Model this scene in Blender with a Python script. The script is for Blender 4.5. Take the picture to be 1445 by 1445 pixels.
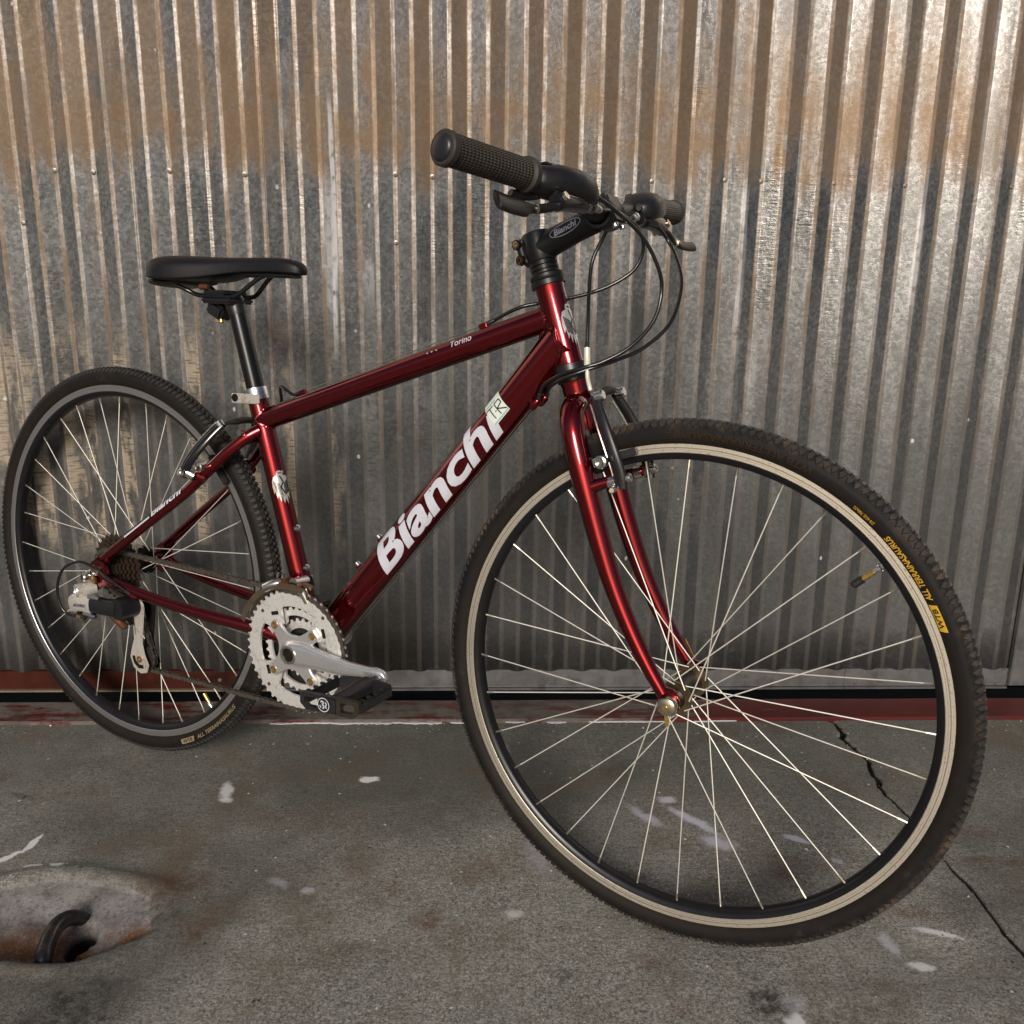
import bpy, bmesh, math, random
import numpy as np
from mathutils import Vector, Matrix, noise as mnoise

random.seed(7)
R = math.radians
PI = math.pi
for o in list(bpy.data.objects):
    bpy.data.objects.remove(o, do_unlink=True)
scene = bpy.context.scene
C = scene.collection

# ------------------------------------------------------------------ camera, sky, sun, exposure
cam_d = bpy.data.cameras.new('camera')
cam = bpy.data.objects.new('camera', cam_d)
C.objects.link(cam)
scene.camera = cam
cam_d.sensor_width = 36.0
cam_d.sensor_fit = 'HORIZONTAL'
cam_d.lens = 36.0 * 1315.95 / 1445.0
cam_d.clip_start = 0.02
cam_d.clip_end = 300.0
pit, rol = 0.25743, 0.01312
_f = Vector((0, math.cos(pit), -math.sin(pit)))
_u = Vector((0, math.sin(pit), math.cos(pit)))
_x = Vector((1, 0, 0))
_x2 = _x * math.cos(rol) + _u * math.sin(rol)
_u2 = -_x * math.sin(rol) + _u * math.cos(rol)
mw = Matrix.Identity(4)
for i in range(3):
    mw[i][0], mw[i][1], mw[i][2] = _x2[i], _u2[i], -_f[i]
mw[2][3] = 0.86495
cam.matrix_world = mw

SUN_EL, SUN_AZ = R(23), R(187)          # azimuth clockwise from +y: behind the camera, towards its left
world = bpy.data.worlds.new('World')
scene.world = world
world.use_nodes = True
wn = world.node_tree
bg = wn.nodes['Background']
sky = wn.nodes.new('ShaderNodeTexSky')
sky.sky_type = 'NISHITA'
sky.sun_disc = False
sky.sun_elevation = SUN_EL
sky.sun_rotation = SUN_AZ
sky.air_density = 1.0
sky.dust_density = 3.0
sky.ozone_density = 1.0
wn.links.new(sky.outputs[0], bg.inputs[0])
bg.inputs[1].default_value = 0.05

sun_d = bpy.data.lights.new('sun', 'SUN')
sun = bpy.data.objects.new('sun', sun_d)
C.objects.link(sun)
sun_d.energy = 2.3
sun_d.angle = R(20)
sun_d.color = (1.0, 0.945, 0.87)
sd = Vector((math.sin(SUN_AZ) * math.cos(SUN_EL), math.cos(SUN_AZ) * math.cos(SUN_EL), math.sin(SUN_EL)))
sun.rotation_euler = (-sd).to_track_quat('-Z', 'Y').to_euler()

scene.view_settings.view_transform = 'Standard'
scene.view_settings.look = 'None'
scene.view_settings.exposure = 0.25
scene.view_settings.gamma = 1.0
scene.view_settings.use_curve_mapping = False
scene.render.resolution_x = 1024
scene.render.resolution_y = 1024
scene.render.resolution_percentage = 100

# ------------------------------------------------------------------ node helpers
class NT:
    def __init__(s, name):
        s.m = bpy.data.materials.new(name)
        s.m.use_nodes = True
        s.t = s.m.node_tree
        s.b = s.t.nodes['Principled BSDF']
        s._tc = None
    def n(s, typ, **kw):
        x = s.t.nodes.new(typ)
        for k, v in kw.items():
            setattr(x, k, v)
        return x
    def l(s, a, b):
        s.t.links.new(a, b)
    def set(s, inp, v):
        if hasattr(v, 'is_output'):
            s.l(v, inp)
        elif isinstance(v, (tuple, list)) and len(v) == 3 and inp.type == 'RGBA':
            inp.default_value = (*v, 1)
        else:
            inp.default_value = v
    def p(s, **kw):
        names = dict(col='Base Color', rough='Roughness', metal='Metallic', coat='Coat Weight', coatr='Coat Roughness',
                     spec='Specular IOR Level', normal='Normal', ior='IOR', aniso='Anisotropic', sheen='Sheen Weight')
        for k, v in kw.items():
            s.set(s.b.inputs[names[k]], v)
        return s
    def obj(s):
        if s._tc is None:
            s._tc = s.n('ShaderNodeTexCoord')
        return s._tc.outputs['Object']
    def xyz(s, v=None):
        x = s.n('ShaderNodeSeparateXYZ')
        s.l(v if v is not None else s.obj(), x.inputs[0])
        return x.outputs
    def math(s, op, a, b=None, c=None, clamp=False):
        x = s.n('ShaderNodeMath', operation=op, use_clamp=clamp)
        s.set(x.inputs[0], a)
        if b is not None: s.set(x.inputs[1], b)
        if c is not None: s.set(x.inputs[2], c)
        return x.outputs[0]
    def mapping(s, vec, loc=(0, 0, 0), rot=(0, 0, 0), scale=(1, 1, 1)):
        x = s.n('ShaderNodeMapping')
        s.l(vec, x.inputs[0])
        x.inputs[1].default_value = loc; x.inputs[2].default_value = rot; x.inputs[3].default_value = scale
        return x.outputs[0]
    def noise(s, scale, detail=4, rough=0.55, vec=None, dist=0.0, color=False):
        x = s.n('ShaderNodeTexNoise')
        s.l(vec if vec is not None else s.obj(), x.inputs['Vector'])
        x.inputs['Scale'].default_value = scale; x.inputs['Detail'].default_value = detail
        x.inputs['Roughness'].default_value = rough; x.inputs['Distortion'].default_value = dist
        return x.outputs['Color' if color else 'Fac']
    def voro(s, scale, vec=None, out='Distance', feature='F1'):
        x = s.n('ShaderNodeTexVoronoi', feature=feature)
        s.l(vec if vec is not None else s.obj(), x.inputs['Vector'])
        x.inputs['Scale'].default_value = scale
        return x.outputs[out]
    def ramp(s, fac, stops, interp='LINEAR'):
        x = s.n('ShaderNodeValToRGB')
        x.color_ramp.interpolation = interp
        s.set(x.inputs[0], fac)
        e = x.color_ramp.elements
        while len(e) > 1: e.remove(e[-1])
        for i, (p, c) in enumerate(stops):
            k = e[0] if i == 0 else e.new(p)
            k.position = p
            if not isinstance(c, (tuple, list)): c = (c, c, c)
            k.color = (*c[:3], 1)
        return x.outputs[0]
    def step(s, v, a, b):
        x = s.n('ShaderNodeMapRange', interpolation_type='SMOOTHSTEP')
        s.set(x.inputs[0], v); s.set(x.inputs[1], a); s.set(x.inputs[2], b)
        x.inputs[3].default_value = 0; x.inputs[4].default_value = 1
        return x.outputs[0]
    def mix(s, fac, a, b, blend='MIX'):
        x = s.n('ShaderNodeMix', data_type='RGBA', blend_type=blend)
        s.set(x.inputs[0], fac); s.set(x.inputs[6], a); s.set(x.inputs[7], b)
        return x.outputs[2]
    def mixf(s, fac, a, b):
        x = s.n('ShaderNodeMix', data_type='FLOAT')
        s.set(x.inputs[0], fac); s.set(x.inputs[2], a); s.set(x.inputs[3], b)
        return x.outputs[0]
    def bump(s, h, strength=0.3, dist=0.001):
        x = s.n('ShaderNodeBump')
        x.inputs['Strength'].default_value = strength; x.inputs['Distance'].default_value = dist
        s.l(h, x.inputs['Height'])
        return x.outputs[0]

def simple(name, col, rough, metal=0.0, nscale=60, var=0.25, rvar=0.12, coat=0.0, bump=0.0, dirt=None, dirt_amt=0.0, spec=0.5):
    t = NT(name)
    n = t.noise(nscale, 5, 0.6)
    c = t.mix(n, tuple(v * (1 - var) for v in col), tuple(v * (1 + var) for v in col))
    if dirt:
        n2 = t.noise(nscale * 0.6, 6, 0.7)
        c = t.mix(t.math('MULTIPLY', t.step(n2, 0.5, 0.68), dirt_amt), c, dirt)
    r = t.math('ADD', t.math('MULTIPLY', t.math('SUBTRACT', n, 0.5), rvar * 2), rough)
    t.p(col=c, rough=r, metal=metal, coat=coat, spec=spec)
    if bump:
        t.p(normal=t.bump(t.noise(nscale * 4, 3, 0.6), bump, 0.0006))
    return t.m

# ------------------------------------------------------------------ materials
def mat_candy():
    """tinted clear over silver flake: the longer the path through the tint, the darker (flop)"""
    t = NT('candy_red_paint')
    fl = t.voro(2600, out='Color')
    fx = t.xyz(fl)[0]
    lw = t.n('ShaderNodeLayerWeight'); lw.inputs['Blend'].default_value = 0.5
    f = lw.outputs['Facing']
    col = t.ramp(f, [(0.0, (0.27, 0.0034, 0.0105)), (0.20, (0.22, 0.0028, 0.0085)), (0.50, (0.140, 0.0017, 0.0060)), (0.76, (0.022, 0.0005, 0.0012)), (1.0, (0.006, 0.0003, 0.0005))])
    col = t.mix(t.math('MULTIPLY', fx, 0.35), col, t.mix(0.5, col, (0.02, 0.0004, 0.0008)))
    n = t.noise(45, 4, 0.6)
    # a used frame: specks of dust, rubbed spots and a few pale chips
    d = t.noise(420, 4, 0.75); d2 = t.noise(14, 5, 0.7)
    dust = t.math('MULTIPLY', t.step(d, 0.58, 0.72), t.step(d2, 0.46, 0.68))
    v = t.n('ShaderNodeTexVoronoi', feature='F1'); t.l(t.obj(), v.inputs['Vector']); v.inputs['Scale'].default_value = 44
    chip = t.math('MULTIPLY', t.math('GREATER_THAN', t.xyz(v.outputs['Color'])[0], 0.90), t.math('SUBTRACT', 1.0, t.step(t.math('ADD', v.outputs['Distance'], t.math('MULTIPLY', d, 0.10)), 0.085, 0.115)))
    k = t.math('MAXIMUM', t.math('MULTIPLY', dust, 0.30), t.math('MULTIPLY', chip, 0.75))
    col = t.mix(k, col, (0.30, 0.22, 0.20))
    t.p(col=col, metal=t.math('SUBTRACT', 0.92, t.math('MULTIPLY', k, 0.8)), rough=t.math('ADD', t.math('MULTIPLY', n, 0.07), 0.13), coat=t.math('SUBTRACT', 0.8, t.math('MULTIPLY', k, 0.6)), coatr=t.math('ADD', 0.02, t.math('MULTIPLY', t.step(d2, 0.45, 0.75), 0.10)))
    return t.m

def mat_rim_track(name, bright):
    t = NT(name)
    x = t.xyz()
    r = t.math('SQRT', t.math('ADD', t.math('MULTIPLY', x[0], x[0]), t.math('MULTIPLY', x[2], x[2])))
    ang = t.math('ARCTAN2', x[2], x[0])
    cv = t.n('ShaderNodeCombineXYZ')
    t.l(t.math('MULTIPLY', r, 900.0), cv.inputs[0]); t.l(t.math('MULTIPLY', ang, 5.0), cv.inputs[1])
    streak = t.noise(1.0, 6, 0.7, vec=cv.outputs[0])
    cv2 = t.n('ShaderNodeCombineXYZ')
    t.l(t.math('MULTIPLY', r, 500.0), cv2.inputs[0]); t.l(t.math('MULTIPLY', ang, 38.0), cv2.inputs[1])
    fleck = t.noise(1.0, 5, 0.75, vec=cv2.outputs[0])
    band = t.math('ABSOLUTE', t.math('SUBTRACT', r, 0.3116))
    wear = t.math('SUBTRACT', 1.0, t.step(band, 0.0002, 0.0009))      # the wear groove
    band2 = t.math('ABSOLUTE', t.math('SUBTRACT', r, 0.3090))
    wear = t.math('MAXIMUM', wear, t.math('MULTIPLY', t.math('SUBTRACT', 1.0, t.step(band2, 0.0001, 0.0006)), 0.6))
    dirt = t.math('MAXIMUM', t.math('MULTIPLY', t.step(fleck, 0.56, 0.64), 0.85), t.math('MULTIPLY', wear, 0.9))
    dirt = t.math('MAXIMUM', dirt, t.math('MULTIPLY', t.step(streak, 0.56, 0.75), 0.6))
    col = t.mix(dirt, bright, (0.16, 0.11, 0.08))
    t.p(col=col, metal=t.math('SUBTRACT', 0.90, t.math('MULTIPLY', dirt, 0.5)), rough=t.math('ADD', 0.27, t.math('MULTIPLY', streak, 0.15)))
    return t.m

def mat_tyre(name, dirty):
    t = NT(name)
    x = t.xyz()
    r = t.math('SQRT', t.math('ADD', t.math('MULTIPLY', x[0], x[0]), t.math('MULTIPLY', x[2], x[2])))
    n = t.noise(70, 6, 0.65)
    n2 = t.noise(12, 4, 0.6)
    c = t.mix(n, (0.005, 0.0050, 0.0052), (0.013, 0.0122, 0.012))
    scuff = t.math('MULTIPLY', t.step(t.noise(1.0, 5, 0.7, vec=t.mapping(t.obj(), scale=(60, 60, 60))), 0.52, 0.70), t.step(n2, 0.42, 0.62))
    c = t.mix(t.math('MULTIPLY', scuff, 0.35), c, (0.060, 0.055, 0.050))
    d = t.math('MULTIPLY', t.step(t.math('ADD', n, t.math('MULTIPLY', n2, 0.8)), 0.75, 1.15), dirty)
    d = t.math('MULTIPLY', d, t.step(r, 0.331, 0.343))
    c = t.mix(d, c, (0.115, 0.082, 0.058))
    br = t.math('MULTIPLY', t.math('SUBTRACT', 1.0, t.step(r, 0.322, 0.331)), 0.32)
    c = t.mix(br, c, (0.026, 0.016, 0.010))
    t.p(col=c, rough=t.math('ADD', 0.52, t.math('MULTIPLY', n, 0.25)), spec=0.18)
    t.p(normal=t.bump(t.noise(420, 4, 0.6), 0.25, 0.0005))
    return t.m

def mat_grip():
    t = NT('grip_rubber')
    n = t.noise(150, 4, 0.6)
    t.p(col=t.mix(n, (0.016, 0.014, 0.013), (0.045, 0.036, 0.030)), rough=0.62)
    return t.m

def mat_worn_alloy(name, col, rough, dirtcol, amt, metal=0.95):
    t = NT(name)
    n = t.noise(38, 7, 0.7)
    n2 = t.noise(240, 4, 0.7)
    d = t.math('MULTIPLY', t.step(t.math('ADD', t.math('MULTIPLY', n, 0.7), t.math('MULTIPLY', n2, 0.4)), 0.52, 0.72), amt)
    t.p(col=t.mix(d, col, dirtcol), metal=t.math('SUBTRACT', metal, t.math('MULTIPLY', d, metal * 0.6)), rough=t.math('ADD', rough, t.math('MULTIPLY', n2, 0.18)))
    t.p(normal=t.bump(n2, 0.08, 0.0004))
    return t.m

M = {}
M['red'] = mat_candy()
M['black_satin'] = simple('satin_black', (0.010, 0.010, 0.012), 0.36, 0.0, 90, 0.3, 0.08, bump=0.05)
M['post_black'] = simple('anodised_black', (0.006, 0.006, 0.007), 0.30, 0.0, 60, 0.3, 0.06, spec=0.35)
M['black_gloss'] = simple('gloss_black', (0.006, 0.006, 0.007), 0.14, 0.0, 60, 0.3, 0.06, coat=0.6)
M['black_plastic'] = simple('black_plastic', (0.014, 0.014, 0.016), 0.42, 0.0, 120, 0.3, 0.1, dirt=(0.06, 0.05, 0.045), dirt_amt=0.3)
M['saddle'] = simple('saddle_vinyl', (0.007, 0.007, 0.009), 0.46, 0.0, 300, 0.3, 0.12, bump=0.25, spec=0.28)
M['rubber'] = simple('black_rubber', (0.015, 0.014, 0.014), 0.6, 0.0, 120, 0.35, 0.1)
M['cable'] = simple('cable_housing', (0.010, 0.009, 0.009), 0.22, 0.0, 80, 0.3, 0.05, coat=0.3)
M['wire'] = simple('cable_wire', (0.45, 0.43, 0.40), 0.3, 0.95, 200)
M['grip'] = mat_grip()
M['grip_pip'] = simple('worn_grip_pips', (0.038, 0.031, 0.026), 0.5, 0.0, 90, 0.45, 0.1)
M['grip_cap'] = simple('grip_cap_plastic', (0.015, 0.016, 0.021), 0.35, 0.0, 200, 0.4, 0.12)
M['alloy'] = simple('polished_alloy', (0.74, 0.73, 0.71), 0.20, 1.0, 70, 0.08, 0.10)
M['crank'] = mat_worn_alloy('crank_alloy', (0.84, 0.84, 0.85), 0.13, (0.30, 0.27, 0.24), 0.18, 0.82)
M['cage'] = mat_worn_alloy('cage_alloy', (0.58, 0.55, 0.51), 0.34, (0.20, 0.12, 0.07), 0.70, 0.45)
M['ring'] = mat_worn_alloy('chainring_alloy', (0.86, 0.85, 0.83), 0.30, (0.20, 0.165, 0.13), 0.70, 0.60)
M['brass_bolt'] = simple('grimy_bolt', (0.50, 0.34, 0.18), 0.35, 0.9, 200, 0.4, 0.1)
M['rust_bolt'] = simple('rusted_bolt', (0.105, 0.034, 0.013), 0.6, 0.4, 300, 0.5, 0.1)
M['chain'] = simple('grimy_chain_steel', (0.19, 0.165, 0.14), 0.34, 0.8, 300, 0.5, 0.12, dirt=(0.02, 0.016, 0.013), dirt_amt=0.8)
M['cassette'] = simple('grimy_cassette', (0.060, 0.042, 0.032), 0.45, 0.6, 160, 0.5, 0.12, dirt=(0.05, 0.022, 0.012), dirt_amt=0.8)
M['spoke'] = simple('spoke_steel', (0.74, 0.71, 0.65), 0.55, 0.50, 200, 0.1)
M['nipple'] = simple('nipple_brass', (0.55, 0.50, 0.42), 0.32, 0.9, 200, 0.2)
M['hub_dark'] = simple('hub_dark_metal', (0.035, 0.030, 0.026), 0.35, 0.8, 150, 0.4, 0.1, dirt=(0.12, 0.085, 0.045), dirt_amt=0.4)
M['flange'] = simple('hub_flange_bronze', (0.20, 0.15, 0.085), 0.35, 0.9, 150, 0.4, 0.1)
M['rim_black'] = simple('rim_black_anodised', (0.010, 0.010, 0.012), 0.30, 0.2, 50, 0.3, 0.1)
M['track_front'] = mat_rim_track('rim_brake_track', (0.97, 0.89, 0.76))
M['track_rear'] = mat_rim_track('rim_brake_track_rear', (0.46, 0.46, 0.48))
M['tyre_front'] = mat_tyre('tyre_rubber_dusty', 0.6)
M['tyre_rear'] = mat_tyre('tyre_rubber', 0.22)
M['tread_front'] = simple('dusty_tread_rubber', (0.025, 0.0238, 0.0232), 0.62, 0.0, 22, 0.5, 0.1, dirt=(0.130, 0.092, 0.064), dirt_amt=0.65)
M['tread_rear'] = simple('worn_tread_rubber', (0.018, 0.0175, 0.0175), 0.62, 0.0, 40, 0.4, 0.1, dirt=(0.06, 0.05, 0.042), dirt_amt=0.5)
M['yellow'] = simple('tyre_label_yellow', (0.62, 0.36, 0.03), 0.5, 0.0, 300, 0.35)
M['label_dull'] = simple('tyre_label_faded', (0.24, 0.19, 0.11), 0.6, 0.0, 300, 0.35)
M['mould'] = simple('moulded_lettering', (0.026, 0.016, 0.009), 0.6, 0.0, 300, 0.3, spec=0.15)
M['decal'] = simple('silver_white_decal', (0.66, 0.67, 0.76), 0.35, 0.15, 150, 0.08, 0.06, coat=0.6)
M['decal_black'] = simple('black_decal', (0.008, 0.008, 0.009), 0.4)
M['sticker'] = simple('sticker_white', (0.68, 0.74, 0.68), 0.45, 0.0, 250, 0.06)
M['sticker_blue'] = simple('sticker_pale_blue', (0.30, 0.48, 0.52), 0.45, 0.0, 250, 0.1)
M['decal_blue'] = simple('dark_blue_print', (0.03, 0.05, 0.12), 0.5)
M['crest'] = simple('silver_crest_decal', (0.66, 0.65, 0.62), 0.28, 0.6, 200, 0.1)
M['noodle'] = simple('brake_pipe_white', (0.78, 0.76, 0.66), 0.28, 0.25, 100, 0.06)
M['fd_bronze'] = simple('derailleur_cage_steel', (0.30, 0.24, 0.17), 0.30, 0.9, 80, 0.3, 0.1)
M['jockey'] = simple('jockey_wheel_grime', (0.028, 0.022, 0.019), 0.55, 0.1, 200, 0.4)
M['brass'] = simple('valve_brass', (0.62, 0.42, 0.12), 0.3, 0.9, 100, 0.2)
M['cap_steel'] = simple('quick_release_cap', (0.70, 0.62, 0.48), 0.25, 1.0, 120, 0.2)
M['pedal_edge'] = simple('scuffed_pedal_edge', (0.060, 0.050, 0.040), 0.42, 0.6, 120, 0.4, 0.1)
M['lever'] = simple('lever_dark_alloy', (0.020, 0.018, 0.017), 0.32, 0.45, 120, 0.25, 0.08)

# ------------------------------------------------------------------ mesh builder
def V(*a): return Vector(a)
class MB:
    def __init__(s):
        s.v = []; s.f = []
    def ring_loft(s, rings, closed=False, caps=True):
        n = len(rings[0]); base = len(s.v)
        for r in rings: s.v += [tuple(p) for p in r]
        m = len(rings)
        for i in range(m if closed else m - 1):
            a = base + i * n; b = base + ((i + 1) % m) * n
            for j in range(n):
                k = (j + 1) % n
                s.f.append((a + j, a + k, b + k, b + j))
        if caps and not closed:
            s.f.append(tuple(base + j for j in range(n))[::-1])
            s.f.append(tuple(base + (m - 1) * n + j for j in range(n)))
        return s
    def tube(s, path, r, seg=12, caps=True, ell=None, closed=False, ref=None):
        P = [Vector(p) for p in path]; m = len(P)
        rr = r if isinstance(r, (list, tuple)) else [r] * m
        T = []
        for i in range(m):
            if closed: t = P[(i + 1) % m] - P[(i - 1) % m]
            else: t = P[min(i + 1, m - 1)] - P[max(i - 1, 0)]
            T.append(t.normalized())
        nrm = Vector(ref) if ref is not None else (Vector((0, 1, 0)) if abs(T[0].y) < 0.9 else Vector((0, 0, 1)))
        rings = []
        for i in range(m):
            nrm = (nrm - T[i] * nrm.dot(T[i])).normalized()
            b = T[i].cross(nrm)
            e = ell[i] if isinstance(ell, list) else (ell or (1, 1))
            rings.append([P[i] + nrm * (rr[i] * e[0] * math.cos(2 * PI * j / seg)) + b * (rr[i] * e[1] * math.sin(2 * PI * j / seg)) for j in range(seg)])
        return s.ring_loft(rings, closed, caps)
    def cyl(s, p0, p1, r, r2=None, seg=20):
        return s.tube([p0, p1], [r, r if r2 is None else r2], seg)
    def lathe(s, prof, o, axis, seg=32, caps=False, closed=False):
        a = Vector(axis).normalized(); o = Vector(o)
        n = a.orthogonal().normalized(); b = a.cross(n)
        rings = [[o + a * h + n * (r * math.cos(2 * PI * j / seg)) + b * (r * math.sin(2 * PI * j / seg)) for j in range(seg)] for h, r in prof]
        return s.ring_loft(rings, closed, caps)
    def box(s, c, size, rot=None):
        c = Vector(c); hx, hy, hz = size[0] / 2, size[1] / 2, size[2] / 2
        q = rot if rot is not None else Matrix.Identity(3)
        base = len(s.v)
        for x in (-hx, hx):
            for y in (-hy, hy):
                for z in (-hz, hz):
                    s.v.append(tuple(c + q @ Vector((x, y, z))))
        for f in ((0, 1, 3, 2), (4, 6, 7, 5), (0, 4, 5, 1), (2, 3, 7, 6), (0, 2, 6, 4), (1, 5, 7, 3)):
            s.f.append(tuple(base + i for i in f))
        return s
    def bar(s, p0, p1, w, h, up=(0, 1, 0)):
        p0, p1 = Vector(p0), Vector(p1); t = (p1 - p0); L = t.length; t.normalize()
        u = Vector(up); u = (u - t * u.dot(t)).normalized(); b = t.cross(u)
        q = Matrix((t, u, b)).transposed()
        return s.box((p0 + p1) / 2, (L, w, h), q)
    def prism(s, outline, d0, d1, frame):
        """outline: list of (u, v); frame: (o, eu, ev, en)"""
        o, eu, ev, en = [Vector(k) for k in frame]
        return s.ring_loft([[o + eu * u + ev * v + en * d for u, v in outline] for d in (d0, d1)])
    def build(s, name, mat, parent=None, smooth=38, bevel=0.0, loc=None, subsurf=0):
        me = bpy.data.meshes.new(name)
        me.from_pydata(s.v, [], s.f)
        bm = bmesh.new(); bm.from_mesh(me)
        bmesh.ops.recalc_face_normals(bm, faces=bm.faces)
        if bevel:
            es = [e for e in bm.edges if len(e.link_faces) == 2 and e.calc_face_angle(0) > R(30)]
            bmesh.ops.bevel(bm, geom=es, offset=bevel, segments=2, affect='EDGES', clamp_overlap=True)
        bm.to_mesh(me); bm.free()
        if smooth:
            me.polygons.foreach_set('use_smooth', [True] * len(me.polygons))
            me.set_sharp_from_angle(angle=R(smooth))
        if mat: me.materials.append(mat)
        ob = bpy.data.objects.new(name, me)
        C.objects.link(ob)
        if parent: ob.parent = parent
        if loc is not None: ob.location = loc
        if subsurf:
            md = ob.modifiers.new('sub', 'SUBSURF'); md.levels = subsurf; md.render_levels = subsurf
        return ob

def empty(name, parent=None, loc=(0, 0, 0)):
    o = bpy.data.objects.new(name, None)
    C.objects.link(o); o.empty_display_size = 0.05
    if parent: o.parent = parent
    o.location = loc
    return o

def tag(o, label=None, cat=None, group=None, kind=None):
    if label: o['label'] = label
    if cat: o['category'] = cat
    if group: o['group'] = group
    if kind: o['kind'] = kind
    return o

def spline(pts, n=10):
    """Catmull-Rom through the points"""
    P = [Vector(p) for p in pts]
    P = [P[0] * 2 - P[1]] + P + [P[-1] * 2 - P[-2]]
    out = []
    for i in range(1, len(P) - 2):
        a, b, c, d = P[i - 1], P[i], P[i + 1], P[i + 2]
        for k in range(n):
            t = k / n
            out.append(0.5 * ((2 * b) + (c - a) * t + (2 * a - 5 * b + 4 * c - d) * t * t + (3 * b - a - 3 * c + d) * t ** 3))
    out.append(P[-2])
    return out

def text_verts(txt, shear=0.0, bold=0.0, cuts=14, bbox=None):
    """flat lettering as (verts2d, faces), scaled into bbox = (u0, v0, u1, v1)"""
    cu = bpy.data.curves.new('lettering', 'FONT')
    cu.body = txt; cu.size = 1.0; cu.shear = shear; cu.offset = bold; cu.resolution_u = 4
    ob = bpy.data.objects.new('lettering', cu)
    C.objects.link(ob)
    dg = bpy.context.evaluated_depsgraph_get()
    dg.update()
    me = bpy.data.meshes.new_from_object(ob.evaluated_get(dg))
    bm = bmesh.new(); bm.from_mesh(me)
    bmesh.ops.remove_doubles(bm, verts=bm.verts, dist=1e-5)
    ys = [v.co.y for v in bm.verts]; xs = [v.co.x for v in bm.verts]
    y0, y1, x0, x1 = min(ys), max(ys), min(xs), max(xs)
    for i in range(1, cuts):
        y = y0 + (y1 - y0) * i / cuts
        bmesh.ops.bisect_plane(bm, geom=bm.verts[:] + bm.edges[:] + bm.faces[:], plane_co=(0, y, 0), plane_no=(0, 1, 0))
    cx = max(2, int(cuts * (x1 - x0) / (y1 - y0) / 3))
    for i in range(1, cx):
        x = x0 + (x1 - x0) * i / cx
        bmesh.ops.bisect_plane(bm, geom=bm.verts[:] + bm.edges[:] + bm.faces[:], plane_co=(x, 0, 0), plane_no=(1, 0, 0))
    bm.verts.index_update()
    u0, v0, u1, v1 = bbox
    vs = [(u0 + (v.co.x - x0) / (x1 - x0) * (u1 - u0), v0 + (v.co.y - y0) / (y1 - y0) * (v1 - v0)) for v in bm.verts]
    fs = [tuple(v.index for v in f.verts) for f in bm.faces]
    bm.free(); bpy.data.meshes.remove(me); bpy.data.objects.remove(ob); bpy.data.curves.remove(cu)
    return vs, fs

def poly_verts(outline, bbox=None, cuts=8):
    bm = bmesh.new()
    vv = [bm.verts.new((u, v, 0)) for u, v in outline]
    f = bm.faces.new(vv)
    bmesh.ops.triangulate(bm, faces=[f])
    ys = [v.co.y for v in bm.verts]; y0, y1 = min(ys), max(ys)
    xs = [v.co.x for v in bm.verts]; x0, x1 = min(xs), max(xs)
    for i in range(1, cuts):
        bmesh.ops.bisect_plane(bm, geom=bm.verts[:] + bm.edges[:] + bm.faces[:], plane_co=(0, y0 + (y1 - y0) * i / cuts, 0), plane_no=(0, 1, 0))
        bmesh.ops.bisect_plane(bm, geom=bm.verts[:] + bm.edges[:] + bm.faces[:], plane_co=(x0 + (x1 - x0) * i / cuts, 0, 0), plane_no=(1, 0, 0))
    bm.verts.index_update()
    vs = [(v.co.x, v.co.y) for v in bm.verts]; fs = [tuple(v.index for v in f.verts) for f in bm.faces]
    bm.free()
    return vs, fs

def decal(name, parts, fn, mat, parent):
    """parts: list of (verts2d, faces); fn maps (u, v) to a point on the surface"""
    mb = MB()
    for vs, fs in parts:
        b = len(mb.v)
        mb.v += [tuple(fn(u, v)) for u, v in vs]
        mb.f += [tuple(b + i for i in f) for f in fs]
    me = bpy.data.meshes.new(name); me.from_pydata(mb.v, [], mb.f)
    me.polygons.foreach_set('use_smooth', [True] * len(me.polygons))
    me.materials.append(mat)
    o = bpy.data.objects.new(name, me); C.objects.link(o); o.parent = parent
    return o


# ================================================================== SETTING
WALL_YAW, WALL_D = 0.03877, 1.80
GY1 = 1.664                                   # concrete slab ends here (at x = 0), the red strip starts

def wall_y(x, d): return d + math.tan(WALL_YAW) * x

# ---- ground: one sheet, fine near the bicycle (pit of the tie-down, joint crack), coarse beyond
CRACK = [(0.640, 1.70), (0.648, 1.655), (0.637, 1.615), (0.658, 1.56), (0.652, 1.50), (0.646, 1.424), (0.662, 1.34), (0.668, 1.264), (0.674, 1.15), (0.680, 1.04), (0.690, 0.90), (0.694, 0.70), (0.70, 0.4)]
PIT = (-0.645, 1.086, 0.168, 0.086)           # centre x, y and half sizes

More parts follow.
